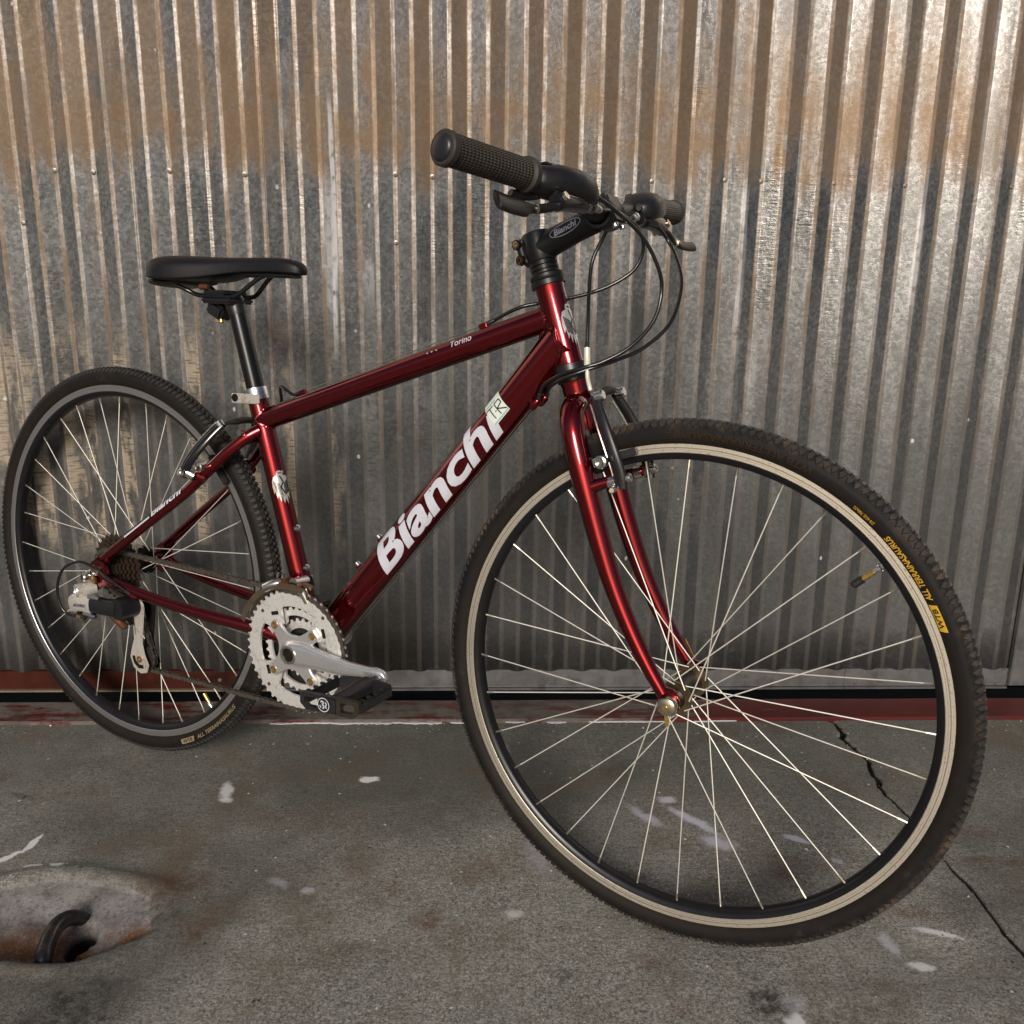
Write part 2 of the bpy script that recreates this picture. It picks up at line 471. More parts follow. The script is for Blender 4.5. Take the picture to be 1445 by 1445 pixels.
def ground_height(X, Y):
    Z = np.zeros_like(X)
    rng = np.random.RandomState(3)
    for k in range(14):                       # gentle unevenness of the trowelled slab
        a = rng.uniform(0, 2 * PI); w = rng.uniform(3, 26); ph = rng.uniform(0, 6.3)
        Z += 0.00035 * np.sin(w * (X * math.cos(a) + Y * math.sin(a)) + ph) * 12 / (w + 6)
    px, py, ax, ay = PIT
    ang = np.arctan2((Y - py) / ay, (X - px) / ax)
    d = np.hypot((X - px) / ax, (Y - py) / ay)
    d = d * (1 + 0.05 * np.sin(3 * ang + 1) + 0.035 * np.sin(7 * ang))
    wd = np.where(Y > py, 0.80, 0.80 - 0.52 * np.clip((py - Y) / 0.05, 0, 1))
    s = np.clip((1.02 - d) / wd, 0, 1)
    Z -= 0.009 * np.clip((1.03 + 0.012 * np.sin(23 * ang) - d) / 0.05, 0, 1) + 0.017 * (s * s * (3 - 2 * s)) + 0.0022 * np.sin(61 * X + 40 * Y) * np.sin(83 * Y) * s
    for hx, hy, hw, hh, dep in ((-0.578, 1.072, 0.019, 0.028, 0.060), (-0.574, 1.026, 0.020, 0.012, 0.045)):
        e = np.hypot((X - hx) / hw, (Y - hy) / hh)
        Z -= dep * np.clip((1.15 - e) / 0.4, 0, 1)
    Z += 0.0035 * np.exp(-((d - 1.16) / 0.13) ** 2)
    # crack
    best = np.full_like(X, 9.0)
    C2 = []
    rg = np.random.RandomState(11)
    for (x0, y0), (x1, y1) in zip(CRACK[:-1], CRACK[1:]):
        for k in range(6):
            t = k / 6
            C2.append((x0 + (x1 - x0) * t + rg.uniform(-0.0035, 0.0035), y0 + (y1 - y0) * t))
    for (x0, y0), (x1, y1) in zip(C2[:-1], C2[1:]):
        dx, dy = x1 - x0, y1 - y0
        t = np.clip(((X - x0) * dx + (Y - y0) * dy) / (dx * dx + dy * dy), 0, 1)
        best = np.minimum(best, np.hypot(X - x0 - t * dx, Y - y0 - t * dy))
    wv = 0.0021 + 0.0017 * np.sin(31 * Y) * np.sin(13 * Y + 1) + 0.0026 * np.clip((Y - 1.45) / 0.2, 0, 1)
    Z -= 0.010 * np.clip((wv + 0.0012 - best) / 0.0016, 0, 1)
    Z -= 0.0011 * np.exp(-(best / 0.010) ** 2)
    return Z

def build_ground():
    xs = np.concatenate([np.linspace(-1.30, 0.60, 380), np.linspace(0.602, 0.72, 60), np.linspace(0.725, 1.35, 90)])
    nx = len(xs)
    ts = np.linspace(0, 1, 260)
    X = np.repeat(xs[None, :], len(ts), 0)
    y0 = 0.60
    ye = GY1 + np.tan(WALL_YAW) * xs
    Y = y0 + ts[:, None] * (ye[None, :] - y0)
    Z = ground_height(X, Y)
    Z[0, :] = 0; Z[:, 0] = 0; Z[:, -1] = 0
    co = np.stack([X, Y, Z], -1).reshape(-1, 3)
    i = np.arange(len(ts) - 1)[:, None] * nx + np.arange(nx - 1)[None, :]
    quads = np.stack([i, i + 1, i + 1 + nx, i + nx], -1).reshape(-1, 4)
    verts = [tuple(v) for v in co.tolist()]
    faces = [tuple(q) for q in quads.tolist()]
    def rect(pts):
        b = len(verts); verts.extend(pts); faces.append(tuple(range(b, b + len(pts))))
    xl, xr = xs[0], xs[-1]
    rect([(-40, -60, 0), (40, -60, 0), (40, y0, 0), (xr, y0, 0), (xl, y0, 0), (-40, y0, 0)])
    rect([(-40, y0, 0), (xl, y0, 0), (xl, wall_y(xl, GY1), 0), (-40, wall_y(-40, GY1), 0)])
    rect([(xr, y0, 0), (40, y0, 0), (40, wall_y(40, GY1), 0), (xr, wall_y(xr, GY1), 0)])
    me = bpy.data.meshes.new('ground'); me.from_pydata(verts, [], faces)
    me.polygons.foreach_set('use_smooth', [True] * len(me.polygons))
    o = bpy.data.objects.new('ground', me); C.objects.link(o)
    return o

def mat_concrete():
    t = NT('worn_concrete')
    big = t.noise(2.3, 5, 0.6)
    mid = t.noise(11, 6, 0.65)
    fine = t.noise(160, 5, 0.7)
    grit = t.noise(520, 3, 0.7)
    sand = t.voro(430)
    brushed = t.noise(1.0, 5, 0.65, vec=t.mapping(t.obj(), scale=(28, 260, 1)))
    gr2 = t.noise(260, 5, 0.85)
    gr1 = t.noise(125, 5, 0.82)
    pitv = t.voro(150)
    gr3 = t.noise(760, 3, 0.8)
    lump = t.noise(58, 5, 0.75)
    c = t.ramp(big, [(0.32, (0.200, 0.198, 0.172)), (0.50, (0.325, 0.317, 0.278)), (0.66, (0.450, 0.435, 0.385))])
    c = t.mix(t.math('MULTIPLY', t.step(mid, 0.42, 0.70), 0.6), c, (0.215, 0.190, 0.148))
    c = t.mix(t.math('MULTIPLY', t.step(lump, 0.50, 0.34), 0.50), c, (0.135, 0.130, 0.115))
    c = t.mix(t.math('MULTIPLY', t.step(lump, 0.52, 0.68), 0.40), c, (0.50, 0.48, 0.44))
    c = t.mix(t.math('MULTIPLY', t.step(gr1, 0.47, 0.38), 0.75), c, (0.060, 0.057, 0.049))
    c = t.mix(t.math('MULTIPLY', t.step(gr1, 0.54, 0.62), 0.60), c, (0.60, 0.58, 0.53))
    pits = t.math('MULTIPLY', t.step(t.math('ADD', pitv, t.math('MULTIPLY', fine, 0.2)), 0.30, 0.22), t.step(lump, 0.44, 0.56))
    c = t.mix(t.math('MULTIPLY', pits, 0.75), c, (0.040, 0.037, 0.032))
    c = t.mix(t.math('MULTIPLY', t.step(gr2, 0.49, 0.40), 0.80), c, (0.036, 0.034, 0.029))
    c = t.mix(t.math('MULTIPLY', t.step(gr2, 0.52, 0.62), 0.65), c, (0.62, 0.60, 0.56))
    c = t.mix(t.math('MULTIPLY', t.step(gr3, 0.50, 0.38), 0.60), c, (0.070, 0.066, 0.058))
    c = t.mix(t.math('MULTIPLY', t.step(gr3, 0.54, 0.66), 0.60), c, (0.70, 0.68, 0.64))
    c = t.mix(t.math('MULTIPLY', t.step(brushed, 0.50, 0.66), 0.45), c, (0.115, 0.108, 0.094))
    # rust stains
    rs = t.noise(3.1, 6, 0.62, vec=t.mapping(t.obj(), loc=(3.3, 1.7, 0)))
    rm = t.math('MULTIPLY', t.step(rs, 0.56, 0.72), t.step(mid, 0.42, 0.62))
    c = t.mix(t.math('MULTIPLY', rm, 0.75), c, (0.115, 0.052, 0.022))
    dk = t.noise(1.7, 4, 0.6, vec=t.mapping(t.obj(), loc=(9.1, 4.2, 0)))
    c = t.mix(t.math('MULTIPLY', t.math('MULTIPLY', t.step(dk, 0.45, 0.62), t.math('ADD', 0.5, t.math('MULTIPLY', mid, 0.8))), 0.7), c, (0.070, 0.068, 0.058))
    c = t.mix(t.math('MULTIPLY', t.step(t.math('ADD', t.xyz()[1], t.math('MULTIPLY', big, 0.6)), 1.45, 1.85), 0.60), c, (0.095, 0.096, 0.082))  # shade near the wall painted into the slab colour
    br = t.noise(5.5, 6, 0.7, vec=t.mapping(t.obj(), loc=(1.1, 5.2, 0)))
    c = t.mix(t.math('MULTIPLY', t.step(br, 0.50, 0.66), 0.5), c, (0.150, 0.105, 0.066))
    sc = t.noise(1.0, 6, 0.72, vec=t.mapping(t.obj(), loc=(4, 2, 0), rot=(0, 0, 0.5), scale=(9, 3.4, 1)))
    c = t.mix(t.math('MULTIPLY', t.math('MULTIPLY', t.step(sc, 0.58, 0.72), t.step(fine, 0.40, 0.60)), 0.45), c, (0.42, 0.40, 0.37))
    # bright flecks
    v = t.n('ShaderNodeTexVoronoi', feature='F1')
    t.l(t.obj(), v.inputs['Vector']); v.inputs['Scale'].default_value = 46
    sel = t.math('GREATER_THAN', t.xyz(v.outputs['Color'])[0], 0.76)
    fl = t.math('MULTIPLY', sel, t.math('SUBTRACT', 1.0, t.step(t.math('ADD', v.outputs['Distance'], t.math('MULTIPLY', fine, 0.30)), 0.20, 0.25)))
    c = t.mix(t.math('MULTIPLY', fl, 0.9), c, (0.74, 0.72, 0.70))
    vd = t.n('ShaderNodeTexVoronoi', feature='F1'); t.l(t.mapping(t.obj(), loc=(5, 3, 0)), vd.inputs['Vector']); vd.inputs['Scale'].default_value = 38
    fd_ = t.math('MULTIPLY', t.math('GREATER_THAN', t.xyz(vd.outputs['Color'])[0], 0.82), t.math('SUBTRACT', 1.0, t.step(t.math('ADD', vd.outputs['Distance'], t.math('MULTIPLY', fine, 0.30)), 0.20, 0.26)))
    c = t.mix(t.math('MULTIPLY', fd_, 0.85), c, (0.030, 0.028, 0.025))
    # marks with a place of their own: (x, y, length, width, angle, amount, colour, softness)
    X = t.xyz()
    wob = t.n('ShaderNodeVectorMath', operation='SCALE')
    t.l(t.noise(26, 4, 0.65, color=True), wob.inputs[0]); wob.inputs[3].default_value = 0.022
    wob2 = t.n('ShaderNodeVectorMath', operation='ADD'); t.l(t.obj(), wob2.inputs[0]); t.l(wob.outputs[0], wob2.inputs[1])
    mottle = t.noise(75, 6, 0.78)
    blot = t.step(t.noise(42, 6, 0.75), 0.42, 0.60)
    white, lilac, rust, dark, drk2 = (0.80, 0.79, 0.80), (0.56, 0.55, 0.62), (0.115, 0.045, 0.016), (0.022, 0.020, 0.018), (0.040, 0.030, 0.026)
    for (mx, my, la, lb, an, am, col, soft) in MARKS(white, lilac, rust, dark, drk2):
        q = t.mapping(wob2.outputs[0], loc=(0, 0, 0))
        q = t.n('ShaderNodeVectorMath', operation='SUBTRACT'); t.l(wob2.outputs[0], q.inputs[0]); q.inputs[1].default_value = (mx + 0.011, my + 0.011, 0)
        q2 = t.n('ShaderNodeVectorRotate', rotation_type='Z_AXIS'); t.l(q.outputs[0], q2.inputs[0]); q2.inputs['Angle'].default_value = -an
        q3 = t.n('ShaderNodeVectorMath', operation='MULTIPLY'); t.l(q2.outputs[0], q3.inputs[0]); q3.inputs[1].default_value = (1 / la, 1 / lb, 0)
        q4 = t.n('ShaderNodeVectorMath', operation='LENGTH'); t.l(q3.outputs[0], q4.inputs[0])
        e = t.math('SUBTRACT', 1.0, t.step(t.math('ADD', q4.outputs['Value'], t.math('MULTIPLY', t.math('SUBTRACT', mottle, 0.5), 1.3)), 1.0 - soft, 1.0 + soft * 0.3))
        if col in (rust, dark, drk2):
            e = t.math('MULTIPLY', e, t.math('ADD', 0.25, t.math('MULTIPLY', blot, 0.75)))
        c = t.mix(t.math('MULTIPLY', e, am), c, col)
    # inside the pit and the crack: old grey cement, rust, dirt and painted cavity shade
    px, py, ax, ay = PIT
    z = X[2]
    deep = t.step(t.math('ADD', z, t.math('MULTIPLY', t.math('SUBTRACT', fine, 0.5), 0.008)), -0.004, -0.010)
    pitc = t.mix(t.step(mid, 0.38, 0.62), (0.17, 0.152, 0.142), (0.27, 0.255, 0.250))
    pr = t.step(t.math('ADD', X[1], t.math('MULTIPLY', mid, 0.08)), py + 0.065, py + 0.015)
    pitc = t.mix(t.math('MULTIPLY', pr, t.step(t.noise(17, 5, 0.6), 0.36, 0.56)), pitc, (0.19, 0.075, 0.022))
    pitc = t.mix(t.math('MULTIPLY', t.step(fine, 0.50, 0.64), 0.6), pitc, (0.07, 0.06, 0.055))
    pitc = t.mix(t.math('MULTIPLY', t.step(t.noise(24, 6, 0.75), 0.50, 0.66), 0.6), pitc, (0.075, 0.060, 0.052))
    pitc = t.mix(t.math('MULTIPLY', t.step(gr2, 0.52, 0.62), 0.5), pitc, (0.40, 0.38, 0.37))
    pitc = t.mix(t.step(z, -0.036, -0.050), pitc, (0.012, 0.010, 0.009))  # shade of the deep cavities, painted as near-black
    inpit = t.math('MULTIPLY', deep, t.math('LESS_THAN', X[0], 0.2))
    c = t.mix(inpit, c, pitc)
    cr = t.math('MULTIPLY', t.step(z, -0.0022, -0.006), t.math('GREATER_THAN', X[0], 0.2))
    c = t.mix(cr, c, (0.012, 0.011, 0.010))
    t.p(col=c, rough=t.math('ADD', 0.66, t.math('MULTIPLY', fine, 0.3)), spec=0.28)
    h = t.math('ADD', t.math('MULTIPLY', fine, 0.6), t.math('ADD', t.math('MULTIPLY', grit, 0.5), t.math('MULTIPLY', brushed, 0.35)))
    h = t.math('ADD', h, t.math('ADD', t.math('MULTIPLY', gr2, 0.5), t.math('MULTIPLY', gr3, 0.4)))
    t.p(normal=t.bump(h, 0.6, 0.0018))
    return t.m

def MARKS(white, lilac, rust, dark, drk2):
    return [
        # white paint and droppings
        (0.300, 1.335, 0.060, 0.012, R(-48), 1.0, lilac, 0.6), (0.268, 1.395, 0.018, 0.013, 0, 1.0, lilac, 0.6),
        (0.330, 1.275, 0.032, 0.018, R(-20), 0.85, lilac, 0.8), (0.225, 1.345, 0.045, 0.012, R(-52), 0.75, lilac, 0.8),
        (0.455, 1.290, 0.022, 0.007, R(-25), 1.0, lilac, 0.5), (0.500, 1.235, 0.014, 0.005, R(-40), 0.6, lilac, 0.6),
        (-0.020, 1.560, 0.020, 0.030, R(20), 1.0, lilac, 0.6), (0.045, 1.225, 0.020, 0.055, R(12), 0.45, lilac, 0.9),
        (-0.243, 1.447, 0.019, 0.011, 0, 0.95, white, 0.3), (-0.478, 1.405, 0.013, 0.030, R(10), 0.75, white, 0.5), (-0.470, 1.375, 0.015, 0.011, 0, 0.7, white, 0.5),
        (-0.728, 1.250, 0.006, 0.026, R(-12), 0.95, white, 0.3), (-0.748, 1.213, 0.006, 0.026, R(-42), 0.95, white, 0.3), (-0.790, 1.190, 0.036, 0.004, R(10), 0.85, white, 0.4), (-0.700, 1.196, 0.014, 0.003, R(15), 0.6, white, 0.5), (-0.665, 1.200, 0.012, 0.006, 0, 0.85, white, 0.4),
        (0.585, 1.075, 0.032, 0.007, R(-20), 0.8, white, 0.5), (0.510, 1.055, 0.011, 0.024, R(10), 0.65, lilac, 0.6), (0.535, 1.015, 0.020, 0.009, R(-10), 0.75, white, 0.5),
        (0.455, 1.130, 0.018, 0.014, 0, 0.5, lilac, 0.8), (0.345, 0.915, 0.015, 0.017, 0, 0.9, white, 0.4), (0.350, 0.945, 0.016, 0.020, 0, 0.45, lilac, 0.8),
        (0.155, 0.880, 0.012, 0.026, R(-15), 0.80, white, 0.5), (0.196, 0.890, 0.020, 0.013, R(20), 0.75, white, 0.5), (-0.40, 0.885, 0.040, 0.020, R(10), 0.3, lilac, 0.9),
        (0.010, 1.105, 0.014, 0.010, R(30), 0.6, white, 0.6), (-0.33, 1.165, 0.022, 0.011, R(-20), 0.40, lilac, 0.8), (-0.285, 1.150, 0.011, 0.008, 0, 0.6, lilac, 0.6),
        (-0.37, 0.87, 0.018, 0.012, 0, 0.6, white, 0.6),
        # rust and dirt
        (-0.48, 1.155, 0.07, 0.05, 0, 0.6, rust, 0.9), (-0.105, 1.090, 0.028, 0.026, 0, 0.75, rust, 0.8), (-0.175, 1.145, 0.05, 0.05, 0, 0.5, rust, 0.9), (-0.41, 1.06, 0.03, 0.035, 0, 0.6, rust, 0.9),
        (0.175, 1.185, 0.035, 0.02, 0, 0.7, rust, 0.8), (0.03, 1.22, 0.05, 0.06, 0, 0.4, rust, 0.9), (-0.30, 1.33, 0.10, 0.05, 0, 0.4, rust, 0.95), (0.40, 1.20, 0.03, 0.02, 0, 0.6, rust, 0.8),
        (0.56, 1.12, 0.05, 0.02, R(-20), 0.6, rust, 0.8), (0.735, 1.32, 0.07, 0.02, 0, 0.6, rust, 0.8), (0.74, 1.24, 0.06, 0.014, 0, 0.5, rust, 0.8), (-0.03, 1.05, 0.14, 0.05, R(10), 0.25, rust, 1.0),
        (0.318, 0.945, 0.034, 0.030, R(30), 0.9, dark, 0.7), (0.300, 0.880, 0.014, 0.022, 0, 0.8, dark, 0.6), (0.07, 0.99, 0.016, 0.012, 0, 0.6, dark, 0.8),
        (-0.525, 0.945, 0.06, 0.055, 0, 0.85, dark, 0.95), (-0.49, 0.90, 0.05, 0.03, R(20), 0.7, dark, 0.9), (-0.56, 0.90, 0.07, 0.025, 0, 0.65, drk2, 0.9), (-0.50, 1.075, 0.06, 0.028, R(20), 0.65, drk2, 0.9),
        (-0.81, 1.38, 0.034, 0.008, R(-20), 0.8, dark, 0.6), (-0.63, 1.19, 0.012, 0.004, R(30), 0.8, dark, 0.6),
        (0.20, 1.50, 0.07, 0.03, R(30), 0.35, dark, 1.0), (-0.20, 1.03, 0.10, 0.02, 0, 0.3, dark, 1.0),
    ]

ground = tag(build_ground(), 'worn grey concrete slab with rust stains, white splashes and a crack', kind='structure')
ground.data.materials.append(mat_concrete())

# ---- red painted strip and the dark groove under the sheet wall
def wall_frame():
    e = empty('corrugated_wall', None, (0, WALL_D, 0))
    e.rotation_euler = (0, 0, WALL_YAW)
    return e

def mat_red_strip():
    t = NT('worn_red_floor_paint')
    n = t.noise(1.0, 7, 0.68, vec=t.mapping(t.obj(), scale=(7, 34, 20)))
    n2 = t.noise(60, 5, 0.65)
    x = t.xyz()
    amount = t.ramp(t.math('ADD', t.math('MULTIPLY', x[0], 0.25), 0.5), [(0.0, 0.50), (0.28, 0.44), (0.40, 0.42), (0.56, 0.47), (0.64, 0.66), (1.0, 0.70)])
    wear = t.step(t.math('SUBTRACT', t.math('ADD', t.math('MULTIPLY', n, 0.85), t.math('MULTIPLY', n2, 0.2)), amount), -0.03, 0.10)
    red = t.mix(n2, (0.060, 0.0065, 0.005), (0.115, 0.011, 0.0085))
    con = t.mix(n2, (0.070, 0.060, 0.050), (0.19, 0.165, 0.140))
    c = t.mix(wear, red, con)
    d = t.noise(9, 5, 0.6)
    c = t.mix(t.math('MULTIPLY', t.step(d, 0.52, 0.70), 0.55), c, (0.035, 0.018, 0.014))
    t.p(col=c, rough=t.math('ADD', 0.45, t.math('MULTIPLY', wear, 0.35)))
    t.p(normal=t.bump(t.math('ADD', n2, t.math('MULTIPLY', wear, -0.6)), 0.4, 0.001))
    return t.m

def in_wall(name, mb, mat, kind=None, label=None, **kw):
    """piece of the setting written in wall coordinates (x along the wall, -y towards the camera)"""
    o = mb.build(name, mat, None, **kw)
    o.location = (0, WALL_D, 0); o.rotation_euler = (0, 0, WALL_YAW)
    if kind: o['kind'] = kind
    if label: o['label'] = label
    return o

g0 = (GY1 - WALL_D) * math.cos(WALL_YAW)
G1 = -0.050                                   # groove from here to the wall
mb = MB()
n = 160
rings = []
for i in range(n + 1):
    x = -4 + 8.5 * i / n
    w = 0.0011 * mnoise.noise((x * 5, 0.3, 0)) + 0.0006 * mnoise.noise((x * 33, 0.9, 0))
    h = 0.0065 + 0.0009 * mnoise.noise((x * 9, 4.3, 0))
    rings.append([(x, g0 + w, -0.05), (x, g0 + w, h - 0.003), (x, g0 + 0.003 + w, h), (x, G1 - 0.004, h + 0.001), (x, G1, h - 0.003), (x, G1, -0.05)])
mb.ring_loft(rings)
in_wall('painted_strip', mb, mat_red_strip(), 'structure', 'strip of worn red paint along the foot of the corrugated wall', smooth=30)
mb = MB()
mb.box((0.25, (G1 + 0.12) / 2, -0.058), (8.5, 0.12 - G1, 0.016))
in_wall('groove_bottom', mb, simple('groove_shade', (0.010, 0.010, 0.010), 0.9, 0, 40, 0.5, spec=0.1), 'structure', 'dark groove below the foot of the corrugated wall')  # near-black: the shade inside the gap is put into the colour

# crumbs of white filler along the front edge of the strip
mb = MB()
rg = random.Random(5)
for (xa, xb, dens) in ((-0.93, -0.60, 0.3), (-0.47, -0.15, 1.0), (-0.12, 0.10, 0.8), (0.12, 0.42, 0.45)):
    x = xa
    while x < xb:
        L = rg.uniform(0.01, 0.05)
        if rg.random() < dens:
            w = rg.uniform(0.002, 0.0055) * (1.2 if dens > 0.7 else 0.7)
            y = g0 - 0.0015 - w * 0.3 + rg.uniform(-0.001, 0.001)
            pts = []
            m = 7
            up = [(x + L * k / m, y + w * (0.4 + 0.6 * rg.random()) * math.sin(PI * (k + 0.4) / (m + 0.8))) for k in range(m + 1)]
            dn = [(x + L * k / m, y - w * (0.4 + 0.6 * rg.random()) * math.sin(PI * (k + 0.4) / (m + 0.8))) for k in range(m + 1)][::-1]
            mb.prism(up + dn, 0.0006, 0.0028, ((0, 0, 0), (1, 0, 0), (0, 1, 0), (0, 0, 1)))
        x += L * 0.93
in_wall('filler_line', mb, simple('white_filler', (0.50, 0.49, 0.52), 0.7, 0, 120, 0.3), 'stuff', 'thin broken line of white filler where the red strip meets the slab')

# ---- corrugated wall
PITCH = 0.0675
PHASE = 0.08275                              # a crest; the screws sit in the valleys
def wave(x):
    """flat-topped zigzag with tight creases, 1 at a crest (towards the camera), -1 in a valley"""
    ph = ((x - PHASE) / PITCH) % 1.0
    tri = 1 - 4 * min(ph, 1 - ph)
    v = 1.27 * tri
    k = 0.045                                  # softness of the crease
    f = lambda q: 0.5 * (q - 1 + math.sqrt((q - 1) ** 2 + k * k))
    return v - f(v) + f(-v)
WPH = []
for c_ in (0.0, 0.5):
    WPH += [c_ + d for d in (-0.030, 0.0, 0.030, 0.042, 0.0480, 0.0530, 0.0580, 0.0640, 0.076, 0.16, 0.25, 0.34, 0.424, 0.436, 0.442, 0.447, 0.452, 0.458)]
WPH = sorted(set(round(v % 1.0, 4) for v in WPH))
AMP = 0.0066
CR = None

def mat_galv():
    t = NT('galvanised_sheet')
    x = t.xyz()
    o = t.obj()
    sp = t.n('ShaderNodeTexVoronoi', feature='F1')
    nz = t.n('ShaderNodeVectorMath', operation='SCALE'); t.l(t.noise(60, 3, 0.6, color=True), nz.inputs[0]); nz.inputs[3].default_value = 0.01
    ad = t.n('ShaderNodeVectorMath', operation='ADD'); t.l(o, ad.inputs[0]); t.l(nz.outputs[0], ad.inputs[1])
    t.l(ad.outputs[0], sp.inputs['Vector']); sp.inputs['Scale'].default_value = 170
    spang = t.xyz(sp.outputs['Color'])[0]
    fine = t.noise(330, 4, 0.7)
    mid = t.noise(16, 5, 0.62)
    vert = t.noise(1.0, 5, 0.62, vec=t.mapping(o, scale=(34, 34, 1.6)))
    vert2 = t.noise(1.0, 5, 0.6, vec=t.mapping(o, loc=(3.7, 0, 9.1), scale=(15, 15, 0.9)))
    sp2 = t.noise(120, 4, 0.72)
    col = t.mix(spang, (0.27, 0.272, 0.278), (0.50, 0.502, 0.510))
    col = t.mix(t.math('MULTIPLY', t.step(sp2, 0.46, 0.62), 0.55), col, (0.20, 0.20, 0.202))
    col = t.mix(t.math('MULTIPLY', t.step(fine, 0.54, 0.66), 0.6), col, (0.14, 0.135, 0.13))
    # grey oxide bloom running down
    ox = t.math('MULTIPLY', t.step(vert2, 0.56, 0.74), t.step(mid, 0.40, 0.62))
    # brown film above the rail line, ragged, different from rib to rib, with runs below it
    ph = t.math('MULTIPLY', t.math('SUBTRACT', x[0], PHASE), 2 * PI / PITCH)
    rib = t.n('ShaderNodeTexWhiteNoise', noise_dimensions='1D')
    t.l(t.math('FLOOR', t.math('MULTIPLY', t.math('SUBTRACT', x[0], PHASE), 2 / PITCH)), rib.inputs['W'])
    ribv = rib.outputs['Value']
    edge = t.math('ADD', x[2], t.math('ADD', t.math('MULTIPLY', t.math('SUBTRACT', mid, 0.5), 0.09), t.math('MULTIPLY', t.math('SUBTRACT', vert, 0.5), 0.22)))
    edge = t.math('ADD', edge, t.math('MULTIPLY', t.math('SUBTRACT', ribv, 0.5), 0.05))
    edge = t.math('ADD', edge, t.math('MULTIPLY', t.math('SUBTRACT', sp2, 0.5), 0.035))
    up = t.step(edge, 0.985, 1.075)
    patch = t.step(t.math('ADD', t.math('MULTIPLY', vert, 0.6), t.math('MULTIPLY', mid, 0.5)), 0.42, 0.62)
    film = t.math('MULTIPLY', up, t.math('ADD', 0.40, t.math('MULTIPLY', patch, 0.58)))
    topw = t.step(t.math('ADD', x[2], t.math('MULTIPLY', t.math('SUBTRACT', vert2, 0.5), 0.6)), 1.34, 1.12)
    film = t.math('MULTIPLY', film, t.math('ADD', 0.20, t.math('MULTIPLY', topw, 0.80)))
    # brown tint on one flank of each corrugation
    flank = t.step(t.math('SINE', t.math('ADD', ph, t.math('MULTIPLY', t.math('SUBTRACT', mid, 0.5), 0.7))), 0.12, 0.30)
    film2 = t.math('MULTIPLY', t.math('MULTIPLY', flank, up), t.math('ADD', 0.54, t.math('ADD', t.math('MULTIPLY', t.step(vert2, 0.34, 0.66), 0.24), t.math('ADD', t.math('MULTIPLY', ribv, 0.14), t.math('MULTIPLY', t.math('SUBTRACT', sp2, 0.5), 0.5)))), clamp=True)
    film = t.math('MAXIMUM', t.math('MULTIPLY', film, 0.85), film2)
    low = t.math('MULTIPLY', t.step(vert, 0.58, 0.74), 0.40)
    film = t.math('MAXIMUM', film, low)
    # tan grime along the creases of crests and valleys
    cre = t.math('ABSOLUTE', t.math('COSINE', ph))
    cren = t.noise(1.0, 5, 0.65, vec=t.mapping(o, scale=(14.8, 3, 4.5)))
    crease = t.math('MULTIPLY', t.step(cre, 0.88, 0.955), t.math('ADD', 0.30, t.math('MULTIPLY', t.step(cren, 0.40, 0.64), 0.50)))
    film = t.math('MAXIMUM', film, crease)
    brown = t.mix(t.math('ADD', t.math('MULTIPLY', mid, 0.6), t.math('MULTIPLY', sp2, 0.4)), (0.155, 0.090, 0.044), (0.315, 0.205, 0.112))
    col = t.mix(film, col, brown)
    # tan patches on single flanks: warm reflections painted in, crazed crosswise
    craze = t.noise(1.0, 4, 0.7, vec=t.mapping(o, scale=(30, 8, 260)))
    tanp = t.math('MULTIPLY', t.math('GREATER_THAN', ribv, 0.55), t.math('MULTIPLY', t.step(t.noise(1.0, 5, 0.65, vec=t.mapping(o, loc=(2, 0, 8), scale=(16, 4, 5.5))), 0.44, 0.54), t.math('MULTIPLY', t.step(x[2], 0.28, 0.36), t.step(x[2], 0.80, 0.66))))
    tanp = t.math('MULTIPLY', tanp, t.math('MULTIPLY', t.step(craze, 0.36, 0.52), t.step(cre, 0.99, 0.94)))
    col = t.mix(t.math('MULTIPLY', ox, 0.60), col, (0.50, 0.50, 0.53))
    blot = t.noise(1.0, 5, 0.65, vec=t.mapping(o, loc=(7, 0, 2), scale=(11, 11, 4.5)))
    col = t.mix(t.math('MULTIPLY', t.step(blot, 0.52, 0.66), 0.55), col, (0.19, 0.188, 0.185))
    bl2 = t.noise(33, 5, 0.7)
    bloom = t.math('MULTIPLY', t.math('MULTIPLY', t.step(bl2, 0.56, 0.64), t.step(x[2], 0.98, 0.80)), t.step(blot, 0.55, 0.40))
    col = t.mix(t.math('MULTIPLY', bloom, 0.35), col, (0.42, 0.42, 0.46))
    dull_shade = t.step(t.math('ADD', x[2], t.math('MULTIPLY', t.math('SUBTRACT', vert2, 0.5), 0.6)), 1.02, 0.40)  # weathered zinc, and the lower wall's shade painted into its colour
    col = t.mix(t.math('MULTIPLY', dull_shade, 0.82), col, (0.078, 0.079, 0.078))
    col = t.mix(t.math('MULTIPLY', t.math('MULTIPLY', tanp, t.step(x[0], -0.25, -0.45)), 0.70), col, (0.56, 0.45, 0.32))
    # white runs
    for (mx, z0, z1, w, am) in ((-0.336, 0.66, 1.17, 0.0042, 0.95), (-0.341, 0.72, 1.04, 0.011, 0.6), (0.423, 0.66, 1.04, 0.007, 0.5), (0.758, 0.74, 1.00, 0.008, 0.6), (-0.275, 0.74, 0.90, 0.012, 0.5), (-0.205, 0.955, 1.02, 0.011, 0.65), (0.46, 0.55, 0.75, 0.01, 0.25)):
        dx = t.math('ABSOLUTE', t.math('SUBTRACT', t.math('ADD', x[0], t.math('MULTIPLY', t.math('SUBTRACT', vert, 0.5), 0.03)), mx))
        a = t.math('SUBTRACT', 1.0, t.step(dx, w * 0.6, w * 1.25))
        b = t.math('MULTIPLY', t.step(x[2], z0, z0 + 0.12), t.step(x[2], z1, z1 - 0.05))
